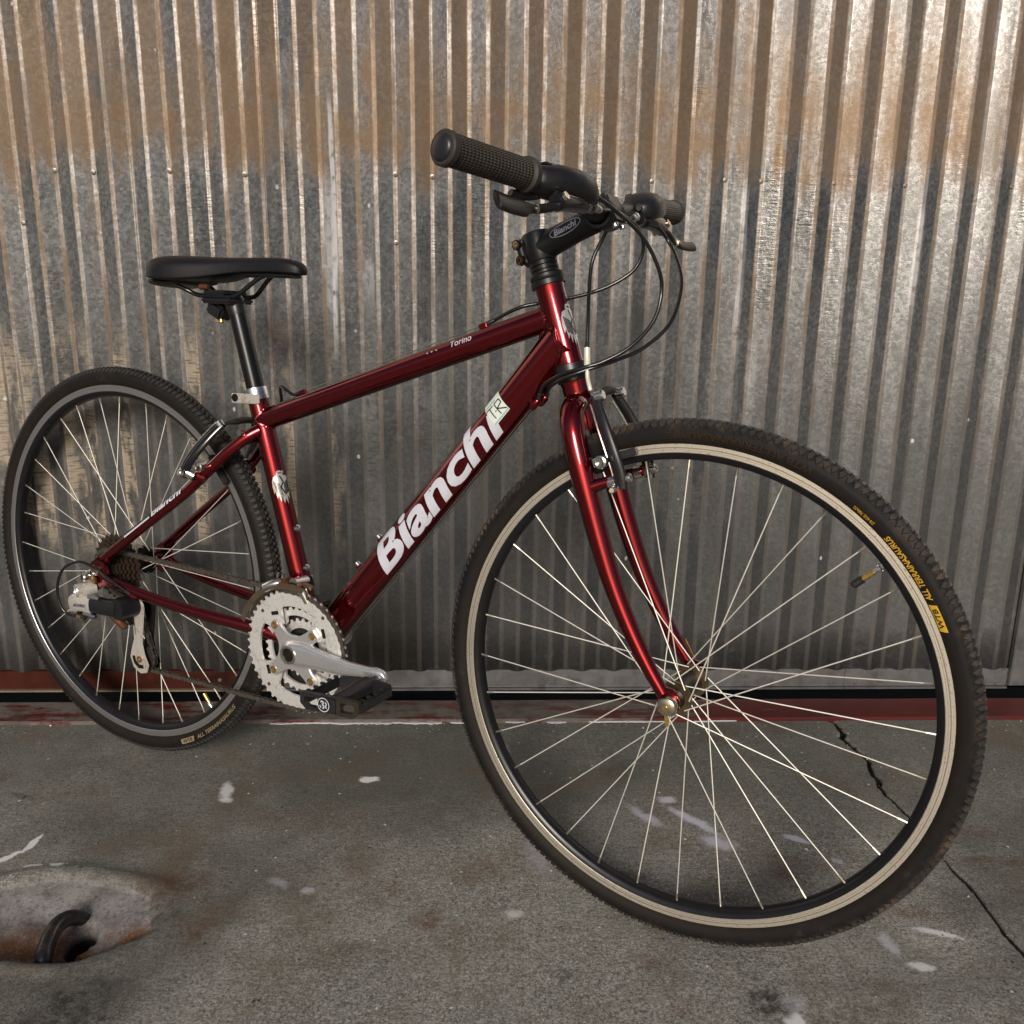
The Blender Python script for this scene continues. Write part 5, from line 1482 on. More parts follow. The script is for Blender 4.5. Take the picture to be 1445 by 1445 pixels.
mb.ring_loft([[V(x, w * math.cos(2 * PI * k / 20), z + h * math.sin(2 * PI * k / 20)) for k in range(20)] for x, w, z, h in ((0.119, 0.030, 0.4930, 0.005), (0.128, 0.048, 0.4895, 0.0085), (0.155, 0.052, 0.4885, 0.0085), (0.190, 0.040, 0.4910, 0.006))])
sadpart('saddle_shell', mb, M['black_plastic'])
mb = MB()
mb.ring_loft([[V(x, w * math.cos(2 * PI * k / 16), z + 0.0035 * math.sin(2 * PI * k / 16)) for k in range(16)] for x, w, z in ((0.300, 0.020, 0.5030), (0.350, 0.016, 0.5035), (0.388, 0.010, 0.5030))])
sadpart('saddle_shell', mb, M['black_plastic'])
for s in (-1, 1):
    mb = MB()
    mb.tube(spline([(0.165, s * 0.038, 0.4880), (0.188, s * 0.030, 0.4800), (0.205, s * 0.023, 0.4720), (0.225, s * 0.0215, 0.4700), (0.270, s * 0.0205, 0.4700), (0.290, s * 0.0195, 0.4740), (0.320, s * 0.012, 0.4960), (0.335, s * 0.008, 0.5040)], 6), 0.0036, 12)
    sadpart('saddle_rail', mb, M['black_gloss'])
PT = ST_TOP + PD * 0.142
mb = MB(); mb.tube([PT - PD * 0.012, PT + PD * 0.006, PT + PD * 0.014 + V(-0.006, 0, 0)], [0.0142, 0.0165, 0.0150], 22); sadpart_ = mb.build('post_head', M['black_satin'], post)
mb = MB(); mb.box((0.2480, 0, 0.4640), (0.062, 0.052, 0.010)); mb.build('rail_clamp', M['black_satin'], post, bevel=0.003)
mb = MB(); mb.box((0.2440, 0, 0.4755), (0.046, 0.054, 0.008)); mb.build('rail_clamp', M['black_satin'], post, bevel=0.003)
mb = MB(); mb.box((0.2330, 0, 0.4490), (0.034, 0.030, 0.022), Matrix.Rotation(R(25), 3, 'Y')); mb.build('post_cradle', M['black_satin'], post, bevel=0.004)
mb = MB(); mb.lathe([(0, 0.0046), (0.006, 0.0046), (0.006, 0.002)], (0.2400, -0.0050, 0.4360), (0.15, -0.2, -1), 14, caps=True); mb.build('clamp_bolt', M['brass'], post)
mb = MB(); mb.tube([(0.2210, -0.028, 0.4835), (0.2360, -0.026, 0.4838)], [0.0050, 0.0042], 14); mb.build('clamp_bolt', M['rust_bolt'], post)

# ------------------------------------------------------------------ crankset, chain, derailleurs
BBC = V(0.4235, 0, -0.0600)
CY = -0.0500                                    # outer ring
def ring_piece(n, r, y, th, inner, mat, name):
    o = sprocket_outline(n, r, 0.0045)
    inn = []
    for a, b in o:
        t = math.atan2(b, a); rr = inner(t)
        inn.append((rr * math.cos(t), rr * math.sin(t)))
    mb = MB(); N = len(o)
    for pts, yy in ((o, y - th * 0.35), (o, y + th * 0.35)):
        mb.v += [(BBC.x + a, yy, BBC.z + b) for a, b in pts]
    mid = []
    for a, b in o:
        t = math.atan2(b, a); rr = r - 0.0085
        mid.append((rr * math.cos(t), rr * math.sin(t)))
    for pts, yy in ((mid, y + th * 0.5), (inn, y + th * 0.5), (inn, y - th * 0.5), (mid, y - th * 0.5)):
        mb.v += [(BBC.x + a, yy, BBC.z + b) for a, b in pts]
    for k in range(6):
        k2 = (k + 1) % 6
        for j in range(N):
            jj = (j + 1) % N
            mb.f.append((k * N + j, k * N + jj, k2 * N + jj, k2 * N + j))
    return mb.build(name, mat, crank_root, smooth=30)
crank_root = empty('crankset', bike, UP)
ARMS = [R(a) for a in (42, 132, 222, 312)]
def near(t):
    return min(abs((t - a + PI) % (2 * PI) - PI) for a in ARMS)
def inner_big(t):
    k = near(t)
    x = min(1, max(0, (k - R(11)) / R(9)))
    x = x * x * (3 - 2 * x)
    return 0.0465 + (0.0720 - 0.0465) * x
def inner_mid(t):
    k = near(t)
    x = min(1, max(0, (k - R(10)) / R(9))); x = x * x * (3 - 2 * x)
    return 0.0450 + (0.0555 - 0.0450) * x
ring_piece(48, 0.0985, CY, 0.0042, inner_big, M['ring'], 'chainring')
ring_piece(34, 0.0685, CY + 0.0085, 0.0036, inner_mid, M['ring'], 'chainring')
ring_piece(24, 0.0485, CY + 0.0170, 0.0034, lambda t: 0.0330, M['ring'], 'chainring')
# spider
mb = MB()
outl = []
for i, a in enumerate(ARMS):
    for da, r in ((-0.62, 0.0285), (-0.40, 0.0330), (-0.235, 0.0450), (-0.185, 0.0555), (-0.10, 0.0600), (0.10, 0.0600), (0.185, 0.0555), (0.235, 0.0450), (0.40, 0.0330), (0.62, 0.0285)):
        outl.append((r * math.cos(a + da), r * math.sin(a + da)))
outl = [(BBC.x + u, BBC.z + v) for u, v in outl]
mb.prism(outl, 0, 0.0065, ((0, CY - 0.0025, 0), (1, 0, 0), (0, 0, 1), (0, -1, 0)))
mb.build('spider', M['crank'], crank_root, bevel=0.0016)
for a in ARMS:
    c = V(BBC.x + 0.0520 * math.cos(a), CY - 0.0088, BBC.z + 0.0520 * math.sin(a))
    mb = MB(); mb.lathe([(0.0, 0.0062), (0.0012, 0.0060), (0.0015, 0.0046), (0.0004, 0.0042), (0.0004, 0.0)], c, (0, -1, 0), 18); mb.build('chainring_bolt', M['brass_bolt'], crank_root)
for k in range(4):
    a = ARMS[k] + R(8)
    c = V(BBC.x + 0.0845 * math.cos(a), CY - 0.0022, BBC.z + 0.0845 * math.sin(a))
    mb = MB(); mb.lathe([(0, 0.0030), (0.0012, 0.0026), (0.0012, 0.0)], c, (0, -1, 0), 12); mb.build('ring_rivet', M['chain'], crank_root)
# ramps stamped in the big ring
for k in range(4):
    a = ARMS[k] - R(6)
    mb = MB(); mb.bar(V(BBC.x + 0.066 * math.cos(a - 0.10), CY - 0.0024, BBC.z + 0.066 * math.sin(a - 0.10)), V(BBC.x + 0.071 * math.cos(a + 0.10), CY - 0.0024, BBC.z + 0.071 * math.sin(a + 0.10)), 0.0008, 0.006); mb.build('ring_ramp', M['lever'], crank_root, bevel=0.0003)
# crank arm: forged, thick at the axle, swelling at the pedal eye
def crank_arm(ang, y0, y1, s):
    d = V(math.cos(ang), 0, math.sin(ang)); n = V(-d.z, 0, d.x)
    rings = []
    for (u, w, th, y) in ((-0.020, 0.0100, 0.016, 0.0), (-0.016, 0.0170, 0.024, 0.0), (0.0, 0.0215, 0.028, 0.0), (0.022, 0.0210, 0.026, 0.08), (0.050, 0.0165, 0.0195, 0.30), (0.085, 0.0140, 0.0155, 0.60), (0.125, 0.0122, 0.0130, 0.86), (0.160, 0.0120, 0.0125, 0.98), (0.1760, 0.0135, 0.0125, 1.0), (0.1860, 0.0105, 0.0120, 1.0), (0.1905, 0.0045, 0.0110, 1.0)):
        yc = y0 + (y1 - y0) * y
        ring = []
        for k in range(20):
            a = 2 * PI * k / 20
            cc, ss = math.cos(a), math.sin(a)
            ring.append(BBC + d * u + n * (w * math.copysign(abs(cc) ** 0.75, cc)) + V(0, yc + s * 0.5 * th * math.copysign(abs(ss) ** 0.75, ss), 0))
        rings.append(ring)
    mb = MB(); mb.ring_loft(rings)
    o = mb.build('crank_arm', M['crank'], crank_root, smooth=60)
    return BBC + d * 0.1745
PEY = -0.0790
pe = crank_arm(R(2.6), -0.0540, PEY, -1)
pl = crank_arm(R(182.5), 0.0560, 0.0760, 1)
c = BBC + V(0, -0.0684, 0)
mb = MB(); mb.lathe([(0.0, 0.0145), (0.0018, 0.0148), (0.0024, 0.0128), (0.0018, 0.0110), (0.0002, 0.0104)], c, (0, -1, 0), 28); mb.build('crank_bolt_ring', M['alloy'], crank_root)
mb = MB(); mb.lathe([(0.0002, 0.0108), (0.0004, 0.0)], c, (0, -1, 0), 20); mb.build('crank_bolt_hole', M['hub_dark'], crank_root)

# pedals: open platform cages, tilted
def pedal(c0, s, tilt, label=None):
    """c0: axle centre at the crank face; s: side (-1 right)"""
    root = empty('pedal', bike, (c0.x, c0.y, c0.z + HUBZ))
    root.rotation_euler = (0, tilt, 0)
    L, W, H = 0.092, 0.098, 0.024
    def y(v): return s * v
    mb = MB(); mb.tube([V(0, y(0.0), 0), V(0, y(0.016), 0), V(0, y(0.020), 0), V(0, y(0.090), 0)], [0.0070, 0.0078, 0.0125, 0.0100], 18); mb.build('pedal_axle', M['black_plastic'], root)
    for sx in (-1, 1):
        mb = MB(); mb.bar(V(sx * (W / 2 - 0.004), y(0.026), 0), V(sx * (W / 2 - 0.004), y(0.099), 0), H * 0.60, 0.006, up=(0, 0, 1)); mb.build('cage_side', M['black_plastic'], root, bevel=0.0018)
        # little grip studs
        mb = MB()
        for k in range(5):
            mb.box(V(sx * (W / 2 - 0.004), y(0.032 + 0.0145 * k), H * 0.38), (0.007, 0.0045, 0.004))
        o = mb.build('cage_teeth', M['black_plastic'], root, bevel=0.0008)
        mb = MB(); mb.bar(V(sx * (W / 2 - 0.006), y(0.026), 0), V(sx * 0.010, y(0.018), 0), H * 0.72, 0.009, up=(0, 0, 1)); mb.build('cage_end', M['black_plastic'], root, bevel=0.0018)
        # outer plate with its opening: a rounded frame
        x0, x1 = (0.012, W / 2) if sx > 0 else (-W / 2, -0.012)
        yo = 0.100
        out = [(x0, -H / 2), (x1 - 0.010 if sx > 0 else x1, -H / 2), (x1, -H / 2 + 0.008), (x1, H / 2), (x0, H / 2)] if sx > 0 else [(x0 + 0.010, -H / 2), (x1, -H / 2), (x1, H / 2), (x0, H / 2), (x0, -H / 2 + 0.008)]
        mb = MB()
        cx_ = (x0 + x1) / 2
        inn = [(cx_ + (u - cx_) * 0.62, v * 0.55) for u, v in out]
        n = len(out); base = 0
        for pts, dy in ((out, -0.003), (out, 0.004), (inn, 0.004), (inn, -0.003)):
            mb.v += [(u, y(yo + dy), v) for u, v in pts]
        for k in range(4):
            k2 = (k + 1) % 4
            for j in range(n): mb.f.append((k * n + j, k * n + (j + 1) % n, k2 * n + (j + 1) % n, k2 * n + j))
        mb.build('end_plate', M['pedal_edge'] if sx > 0 else M['black_plastic'], root, smooth=30)
    mb = MB(); mb.box((0, y(0.100), 0), (0.026, 0.010, H)); mb.build('end_boss', M['black_plastic'], root, bevel=0.002)
    if s < 0:
        vs, fs = ell_ring(0, 0, 0.0100, 0.0100, 0.0012)
        emb = [(vs, fs)] + stroke([(-0.0045, 0.0035), (-0.001, 0.0055), (0.0010, 0.0025), (-0.0020, 0.0005), (0.0015, -0.0020), (-0.0010, -0.0055)], 0.0010) + stroke([(0.0035, 0.0045), (0.0055, 0.0010), (0.0035, -0.0010), (0.0050, -0.0045)], 0.0009) + stroke([(-0.0060, -0.0010), (-0.0040, -0.0045)], 0.0009)
        o = decal('emblem', emb, lambda u, v: V(u - 0.008, y(0.1054), v), M['decal'], root)
    return root
prr = pedal(V(pe.x + 0.002, PEY - 0.006, pe.z - 0.003), -1, R(-4))
prl = pedal(V(pl.x, 0.082, pl.z), 1, R(8))

# chain: outer and inner plates and rollers along its path
def arc(c, r, a0, a1, n, y):
    return [V(c[0] + r * math.cos(a0 + (a1 - a0) * i / n), y, c[1] + r * math.sin(a0 + (a1 - a0) * i / n)) for i in range(n + 1)]
GP, TP = (0.0520, -0.0680), (0.0840, -0.1430)   # guide and tension pulleys
RP = 0.0215
YC = -0.0440
path = []
path += arc((0, 0), 0.0350, R(215), R(84), 10, YC)
path += arc((BBC.x, BBC.z), 0.0945, R(92), R(-93), 24, CY)
path += arc(TP, RP, R(-98), R(-20), 5, YC - 0.002)
path += arc(TP, RP, R(-10), R(20), 2, YC - 0.002)
path += arc(GP, RP, R(20), R(120), 6, YC)
# keep only the visible sweep: from the guide pulley back up to the cassette
path += [V(0.020, YC, -0.045)]
dens = []
for a, b in zip(path, path[1:] + path[:1]):
    n = max(1, int((b - a).length / 0.0015))
    dens += [a.lerp(b, i / n) for i in range(n)]
acc = 0; pins = [dens[0]]
for a, b in zip(dens[:-1], dens[1:]):
    acc += (b - a).length
    if acc >= 0.0127: pins.append(b); acc -= 0.0127
mb = MB()
for i, (a, b) in enumerate(zip(pins, pins[1:] + pins[:1])):
    if (b - a).length > 0.02: continue
    t = (b - a).normalized(); n = V(-t.z, 0, t.x)
    wy = 0.0029 if i % 2 else 0.0021
    for s in (-1, 1):
        out = []
        for k in range(8):
            ang = PI / 2 + PI * k / 7
            out.append(a + t * (0.0040 * math.cos(ang)) + n * (0.0040 * math.sin(ang)))
        out.append((a + b) / 2 - n * 0.0027)
        for k in range(8):
            ang = -PI / 2 + PI * k / 7
            out.append(b + t * (0.0040 * math.cos(ang)) + n * (0.0040 * math.sin(ang)))
        out.append((a + b) / 2 + n * 0.0027)
        mb.ring_loft([[p + V(0, s * wy - 0.00045, 0) for p in out], [p + V(0, s * wy + 0.00045, 0) for p in out]])
    mb.cyl(a + V(0, -0.0034, 0), a + V(0, 0.0034, 0), 0.0021, seg=8)
chain = part('chain', mb, M['chain'], smooth=30)
chain['kind'] = 'stuff'

# front derailleur: clamp band, body, cage
mb = MB()
c0 = ST_TOP + ST_DIR * 0.300
mb.lathe([(-0.008, 0.0162), (-0.008, 0.0184), (0.008, 0.0184), (0.008, 0.0162)], c0, ST_DIR, 28, closed=True)
fd = part('front_derailleur', mb, M['lever'])
mb = MB()
outer = [(BBC.x + r * math.cos(R(a)), BBC.z + r * math.sin(R(a))) for r, aa in ((0.1105, range(76, 163, 6)), (0.1010, range(162, 75, -6))) for a in aa]
mb.prism(outer, 0, 0.0016, ((0, CY - 0.0100, 0), (1, 0, 0), (0, 0, 1), (0, -1, 0)))
mb.build('cage_plate', M['fd_bronze'], fd, bevel=0.0006)
mb = MB()
mb.prism(outer, 0, 0.0016, ((0, CY + 0.0110, 0), (1, 0, 0), (0, 0, 1), (0, -1, 0)))
mb.build('cage_plate', M['fd_bronze'], fd, bevel=0.0006)
mb = MB(); mb.tube(spline([(0.372, CY - 0.010, 0.036), (0.388, CY - 0.006, 0.044), (0.405, -0.046, 0.0465), (0.420, -0.036, 0.044)], 5), [0.0085] * 15 + [0.0095], 16, ell=(1.0, 0.9)); mb.build('link_arm', M['alloy'], fd)
mb = MB(); mb.box((0.402, -0.050, 0.0450), (0.026, 0.020, 0.016), Matrix.Rotation(R(-12), 3, 'Y')); mb.build('link_body', M['rust_bolt'], fd, bevel=0.003)
mb = MB(); mb.tube([(0.424, -0.056, 0.050), (0.426, -0.030, 0.048)], [0.0085, 0.0095], 16); mb.build('link_pivot', M['alloy'], fd)
mb = MB(); mb.box((0.452, -0.030, 0.016), (0.020, 0.022, 0.022), Matrix.Rotation(R(30), 3, 'Y')); mb.build('cable_anchor', M['black_plastic'], fd, bevel=0.003)
mb = MB(); mb.tube([(0.436, -0.050, 0.040), (0.446, -0.048, 0.022)], [0.0075, 0.0060], 14); mb.build('link_pivot', M['alloy'], fd)
for x in (0.378, 0.388):
    mb = MB(); mb.tube([(x, -0.040, 0.044), (x + 0.002, -0.040, 0.056)], 0.0024, 10); mb.build('limit_screw', M['alloy'], fd)

# rear derailleur
mb = MB(); mb.prism([(0.004, 0.006), (-0.010, 0.008), (-0.020, -0.004), (-0.022, -0.020), (-0.012, -0.036), (0.000, -0.034), (0.004, -0.016)], 0, 0.005, ((-0.006, -0.0735, -0.010), (1, 0, 0), (0, 0, 1), (0, -1, 0)))
rd = part('rear_derailleur', mb, M['crank'], bevel=0.0014)
rd['label'] = 'silver and black rear derailleur with a black cable loop'
def rdp(name, mb, mat, **kw): return mb.build(name, mat, rd, **kw)
mb = MB(); mb.lathe([(0, 0.0085), (0.009, 0.0085), (0.011, 0.0065), (0.011, 0)], (-0.012, -0.0785, -0.008), (-0.25, -1, 0.05), 18); rdp('hanger_bolt', mb, M['alloy'])
mb = MB(); mb.box((0.0015, -0.0785, -0.012), (0.010, 0.007, 0.012)); rdp('stop_tab', mb, M['brass_bolt'], bevel=0.0015)
mb = MB(); mb.tube([(-0.006, -0.0700, -0.028), (-0.0190, -0.0980, -0.0300)], [0.0125, 0.0120], 24); rdp('mount_knuckle', mb, M['cage'])
mb = MB(); mb.lathe([(0.0, 0.0121), (0.002, 0.0112), (0.0024, 0.0085), (0.0012, 0.0080), (0.0012, 0.0036), (-0.0005, 0.0032), (-0.0005, 0)], (-0.0190, -0.0980, -0.0300), (-0.42, -0.90, -0.06), 22); rdp('knuckle_cap', mb, M['crank'])
mb = MB(); mb.tube(spline([(-0.022, -0.092, -0.040), (-0.038, -0.094, -0.048), (-0.042, -0.092, -0.062), (-0.036, -0.090, -0.072)], 5), 0.0048, 12, ell=(0.8, 1.3)); rdp('link_arm', mb, M['cage'])
def loft_body(sec, name, m):
    mb = MB(); rings = []
    for (x, y, z, w, h) in sec:
        rings.append([V(x, y + w * math.copysign(abs(math.cos(2 * PI * k / 20)) ** 0.7, math.cos(2 * PI * k / 20)), z + h * math.copysign(abs(math.sin(2 * PI * k / 20)) ** 0.7, math.sin(2 * PI * k / 20))) for k in range(20)])
    mb.ring_loft(rings); return rdp(name, mb, m, smooth=60)
loft_body([(-0.0405, -0.092, -0.0560, 0.006, 0.007), (-0.0340, -0.092, -0.0550, 0.010, 0.0125), (-0.012, -0.091, -0.0520, 0.011, 0.0145), (0.012, -0.089, -0.0500, 0.011, 0.0150)], 'outer_link', M['cage'])
loft_body([(0.012, -0.089, -0.0500, 0.0108, 0.0148), (0.036, -0.086, -0.0510, 0.011, 0.0140), (0.056, -0.083, -0.0500, 0.012, 0.0150), (0.066, -0.080, -0.0490, 0.013, 0.0170)], 'outer_link', M['black_satin'])
mb = MB(); mb.tube([(0.0700, -0.0920, -0.0480), (0.0740, -0.0560, -0.0480)], [0.0185, 0.0190], 24); rdp('pivot_knuckle', mb, M['black_satin'])
for (a, b) in (((-0.036, -0.098, -0.0690), (-0.018, -0.098, -0.0685)), ((0.012, -0.098, -0.0340), (0.034, -0.095, -0.0350)), ((-0.002, -0.098, -0.0660), (0.024, -0.096, -0.0690))):
    mb = MB(); mb.tube([a, b], [0.0042, 0.0032], 10); rdp('link_edge', mb, M['alloy'])
dpart('lettering', [text_verts('ALIVIO', 0.2, 0.02, 5, (-0.024, -0.0545, 0.004, -0.0490))], lambda u, v: V(u, -0.1032 + 0.05 * (u + 0.02) * 0.6, v + 0.10 * u), M['decal_blue'], rd).location = (0, 0, 0)
mb = MB(); mb.tube([(-0.030, -0.088, -0.0800), (-0.020, -0.088, -0.0800)], 0.0060, 14); rdp('anchor_bolt', mb, M['brass_bolt'])
mb = MB(); mb.tube([(-0.010, -0.090, -0.0810), (-0.0105, -0.098, -0.0815)], 0.0052, 14); rdp('anchor_bolt', mb, M['alloy'])
mb = MB(); mb.box((-0.012, -0.084, -0.0740), (0.036, 0.010, 0.010)); rdp('anchor_bracket', mb, M['lever'], bevel=0.002)
# cage and jockey wheels
def cage_outline():
    a = []
    for k in range(9): a.append((GP[0] + 0.030 + 0.017 * math.cos(R(200 - 25 * k)), GP[1] + 0.018 + 0.017 * math.sin(R(200 - 25 * k))))
    a += [(0.0945, -0.085), (0.0905, -0.112), (0.0950, -0.132), (0.1045, -0.151), (0.0990, -0.165), (0.0830, -0.1695), (0.0665, -0.161), (0.0595, -0.142), (0.0655, -0.122), (0.0755, -0.098), (0.0735, -0.072)]
    return a
mb = MB(); mb.prism(cage_outline(), 0, 0.0026, ((0, -0.0570, 0), (1, 0, 0), (0, 0, 1), (0, -1, 0))); cage = rdp('pulley_cage', mb, M['cage'], bevel=0.0009)
mb = MB(); mb.prism([(0.0655, -0.140), (0.0690, -0.152), (0.0800, -0.1605), (0.0930, -0.1580), (0.0905, -0.1525), (0.0820, -0.1530), (0.0740, -0.1470), (0.0720, -0.1390)], 0, 0.0004, ((0, -0.0597, 0), (1, 0, 0), (0, 0, 1), (0, -1, 0))); rdp('cage_slot', mb, M['hub_dark'], smooth=0)
mb = MB(); mb.prism(cage_outline(), 0, 0.0024, ((0, -0.0330, 0), (1, 0, 0), (0, 0, 1), (0, -1, 0))); rdp('pulley_cage', mb, M['lever'], bevel=0.0009)
for c_, nm in ((GP, 'jockey_wheel'), (TP, 'jockey_wheel')):
    mb = MB(); sprocket(mb, 11, 0.0235, YC - 0.002, 0.0070, 0.006, c_); rdp('jockey_wheel', mb, M['jockey'], smooth=30)
    mb = MB(); mb.lathe([(0, 0.0062), (0.003, 0.0058), (0.003, 0.0030), (0.001, 0.0028)], (c_[0], -0.0590, c_[1]), (0, -1, 0), 14, caps=True); rdp('pulley_bolt', mb, M['brass_bolt'])
mb = MB(); mb.tube(spline([(0.044, -0.078, -0.066), (0.058, -0.076, -0.076), (0.066, -0.070, -0.088)], 5), [0.007] * 10 + [0.003], 12); rdp('cage_stop', mb, M['rust_bolt'])
cable('gear_cable', [(0.0860, -0.074, -0.0230), (0.0600, -0.079, -0.010), (0.036, -0.082, 0.002), (0.014, -0.086, 0.0145), (-0.021, -0.090, 0.0200), (-0.055, -0.095, 0.002), (-0.072, -0.096, -0.034), (-0.068, -0.095, -0.065), (-0.054, -0.091, -0.0795), (-0.032, -0.088, -0.0800)])
mb = MB(); mb.tube([(0.086, -0.073, -0.024), (0.101, -0.071, -0.028)], [0.0058, 0.0050], 12); mb.box((0.094, -0.069, -0.0225), (0.008, 0.006, 0.012)); fpart('cable_stop', mb, M['red'])
mb = MB(); mb.tube([(0.100, -0.071, -0.028), (0.380, -0.020, -0.0720)], 0.0007, 6); part('gear_wire', mb, M['wire'])

# ------------------------------------------------------------------ rim brakes
def pad(c, t, y_in, s, parent):
    """brake shoe along t at c, pressing towards the rim"""
    mb = MB(); mb.bar(c - t * 0.027, c + t * 0.027, 0.010, 0.0105); o = mb.build('brake_pad', M['rubber'], parent, bevel=0.0018)
    return o
# front
mb = MB()
brake = empty('front_brake', bike, UP)
brake['label'] = 'black front rim brake with silver bolts'
def fbrake(s):
    A0 = st(0.2820, 0.0475, s * 0.0450)           # pivot
    top = st(0.3900, 0.0365, s * 0.0320)
    pts = spline([A0 + V(0.002, s * 0.003, -0.010), st(0.2880, 0.0495, s * 0.0490), st(0.3160, 0.0490, s * 0.0505), st(0.3480, 0.0450, s * 0.0465), st(0.3750, 0.0400, s * 0.0380), top], 6)
    n = len(pts)
    mb = MB(); mb.tube(pts, [0.0078 - 0.0028 * i / n for i in range(n)], 16, ell=(0.62, 1.15), ref=(0, 1, 0)); mb.build('brake_arm', M['black_satin'], brake)
    # spring along the rear edge
    mb = MB(); mb.tube([p + PF * -0.0095 for p in pts[3:-4]], 0.0011, 6); mb.build('return_spring', M['wire'], brake)
    mb = MB(); mb.lathe([(0, 0.0062), (0.006, 0.0062), (0.0075, 0.0050), (0.0075, 0.0026), (0.003, 0.0024)], A0 + PF * 0.006, PF, 16, caps=True); mb.build('pivot_bolt', M['alloy'], brake)
    mb = MB(); mb.lathe([(-0.016, 0.0086), (-0.006, 0.0086), (-0.006, 0.0066)], A0, PF, 18, caps=True); mb.build('pivot_collar', M['alloy'], brake)
    mb = MB(); mb.lathe([(0, 0.0044), (0.012, 0.0044), (0.014, 0.003)], A0 + PF * -0.012 + AX * -0.0095 + V(0, s * 0.001, 0), V(0, s, 0) + PF * 0.2, 14, caps=True); mb.build('tension_screw', M['alloy'], brake)
    # shoe with its post and washers
    rim_c = FH + V(0.3105 * math.cos(R(109.5)), s * 0.0180, 0.3105 * math.sin(R(109.5)))
    tdir = V(-math.sin(R(109.5)), 0, math.cos(R(109.5))) * -1
    pad(rim_c, tdir, 0, s, brake)
    mb = MB(); mb.tube([rim_c + V(0, s * 0.004, 0), rim_c + V(0, s * 0.040, -0.002)], 0.0036, 12); mb.build('pad_post', M['hub_dark'], brake)
    mb = MB(); mb.lathe([(0.0, 0.0078), (0.005, 0.0085), (0.009, 0.0082), (0.010, 0.0060), (0.0155, 0.0058), (0.0155, 0.0032), (0.011, 0.003)], rim_c + V(-0.004, s * 0.036, -0.003), (0, s, 0), 18, caps=True); mb.build('pad_nut', M['alloy'], brake)
    return top
tR = fbrake(-1); tL = fbrake(1)
mb = MB(); mb.lathe([(-0.003, 0.0072), (0.006, 0.0072), (0.008, 0.0054), (0.008, 0.0)], tR + PF * 0.004 + AX * -0.002, PF, 18); mb.build('cable_bolt', M['alloy'], brake)
mb = MB(); mb.lathe([(-0.003, 0.0072), (0.006, 0.0072), (0.008, 0.0054), (0.008, 0.0)], tL + PF * 0.006 + AX * -0.002, PF, 18); mb.build('cable_bolt', M['alloy'], brake)
mb = MB(); mb.tube(spline([tR + V(0.004, 0.006, 0.001), (tR + tL) / 2 + V(0.004, 0, 0.005), tL + V(0.004, -0.004, 0.003)], 6), [0.0048, 0.0055, 0.0055, 0.0055, 0.0055, 0.0055, 0.0055, 0.0055, 0.005, 0.0046, 0.004, 0.003, 0.003], 12); mb.build('cable_boot', M['rubber'], brake)
mb = MB(); mb.lathe([(0.0, 0.0040), (0.022, 0.0043), (0.024, 0.0030)], (0.8700, -0.0200, 0.4240), Vector((0.004, -0.004, -0.030)), 14, caps=True); mb.build('brake_pipe_collar', M['noodle'], brake)
mb = MB(); mb.tube(spline([(0.8730, -0.0235, 0.402), (0.8760, -0.0275, 0.388), (0.8815, -0.0320, 0.377), tR + V(-0.006, 0.0, 0.006)], 6), 0.0027, 12); mb.build('brake_pipe', M['noodle'], brake)

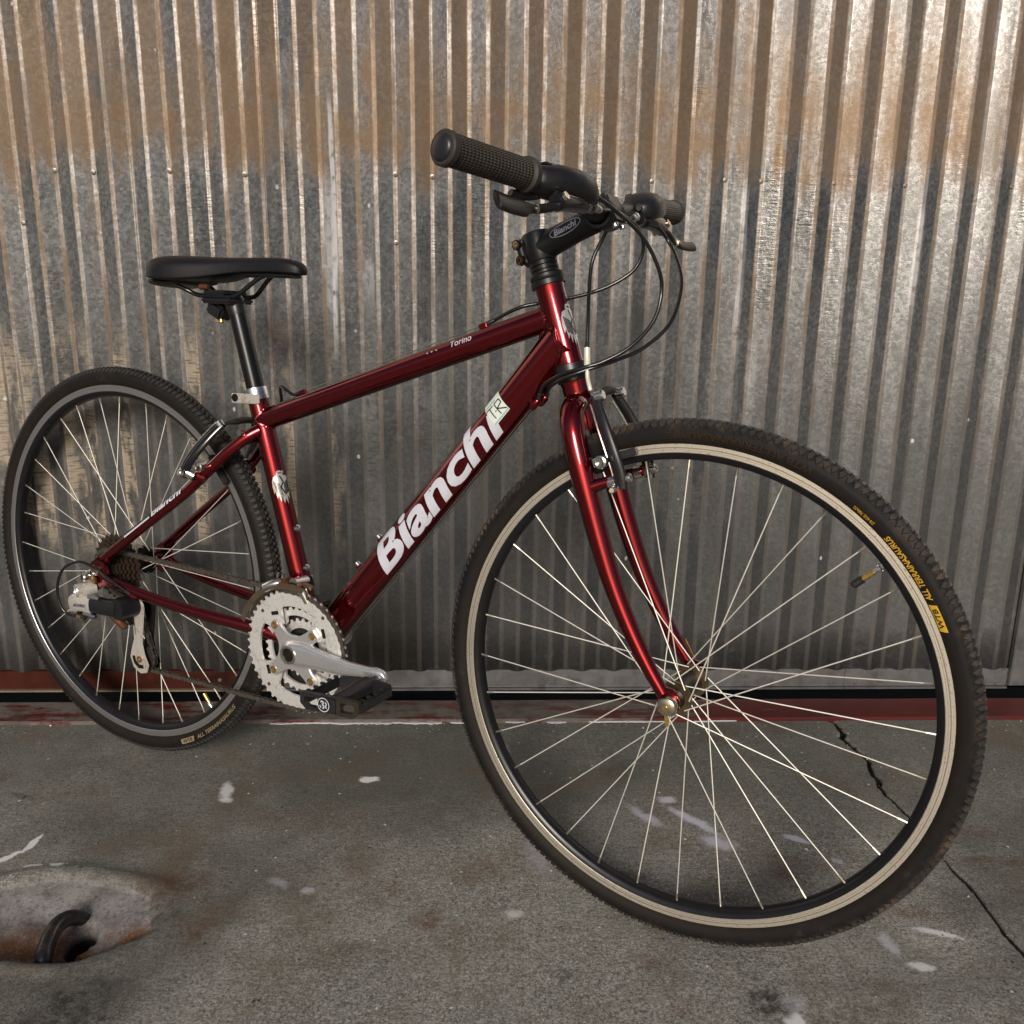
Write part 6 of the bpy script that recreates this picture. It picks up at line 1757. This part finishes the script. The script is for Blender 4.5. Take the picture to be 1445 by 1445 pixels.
# rear: arms rise from the posts on the seat stays
rbr = empty('rear_brake', bike, UP)
rbr['label'] = 'black rear rim brake with silver edge and bolts'
for s in (-1, 1):
    A0 = V(0.2170, s * 0.066, 0.2000)
    pts = spline([A0 + V(-0.004, 0, -0.007), V(0.2200, s * 0.068, 0.2060), V(0.2380, s * 0.0620, 0.2330), V(0.2530, s * 0.0500, 0.2560), V(0.2660, s * 0.0360, 0.2755)], 6)
    n = len(pts)
    mb = MB(); mb.tube(pts, [0.0080 - 0.0022 * i / n for i in range(n)], 16, ell=(0.62, 1.10), ref=(0, 1, 0)); mb.build('brake_arm', M['black_gloss'], rbr)
    up_ = V(-0.83, 0, 0.55)
    mb = MB(); mb.tube([p + up_ * 0.0085 + V(0, s * 0.001, 0) for p in pts[1:-1]], 0.0022, 8, ell=(1.4, 0.7)); mb.build('arm_edge', M['alloy'], rbr)
    mb = MB(); mb.lathe([(0, 0.0066), (0.005, 0.0062), (0.0065, 0.0046), (0.0065, 0.0)], A0 + V(-0.002, s * 0.006, -0.002), V(-0.3, s, 0.2), 16); mb.build('pivot_bolt', M['alloy'], rbr)
    mb = MB(); mb.tube([V(0.2290, s * 0.0600, 0.1930), V(0.2190, s * 0.0660, 0.1990)], [0.0086, 0.0080], 16); mb.build('pivot_collar', M['alloy'], rbr)
    mb = MB(); mb.tube([V(0.2070, s * 0.070, 0.1975), V(0.2160, s * 0.0715, 0.1925)], [0.0046, 0.0040], 12); mb.build('tension_screw', M['alloy'], rbr)
    ang = R(39)
    rim_c = V(0.3105 * math.cos(ang), s * 0.0180, 0.3105 * math.sin(ang))
    tdir = V(-math.sin(ang), 0, math.cos(ang))
    pad(rim_c + tdir * 0.004, tdir, 0, s, rbr)
    mb = MB(); mb.tube([rim_c + V(0, s * 0.004, 0.006), V(0.2420, s * 0.0580, 0.2080)], 0.0036, 12); mb.build('pad_post', M['hub_dark'], rbr)
    mb = MB(); mb.lathe([(0.0, 0.0080), (0.007, 0.0086), (0.011, 0.0082), (0.012, 0.0060), (0.0175, 0.0058), (0.0175, 0.0032), (0.013, 0.003)], V(0.2420, s * 0.0540, 0.2090), (0, s, 0), 18, caps=True); mb.build('pad_nut', M['alloy'], rbr)
    mb = MB(); mb.lathe([(-0.004, 0.0066), (0.006, 0.0066), (0.007, 0.0050), (0.007, 0)], V(0.2635, s * 0.0360, 0.2740), V(-0.6, 0, 0.6), 16); mb.build('cable_bolt', M['alloy'], rbr)
mb = MB(); mb.tube(spline([V(0.2650, 0.034, 0.2760), V(0.2700, 0.012, 0.2790), V(0.2720, -0.006, 0.2790), V(0.2680, -0.032, 0.2765)], 6), [0.0052] * 14 + [0.0046, 0.004, 0.003, 0.0025, 0.002], 12); mb.build('cable_boot', M['rubber'], rbr)
mb = MB(); mb.tube(spline([V(0.290, 0.030, 0.283), V(0.280, 0.036, 0.2815), V(0.2690, 0.036, 0.2775)], 5), 0.0030, 10); mb.build('brake_pipe', M['lever'], rbr)
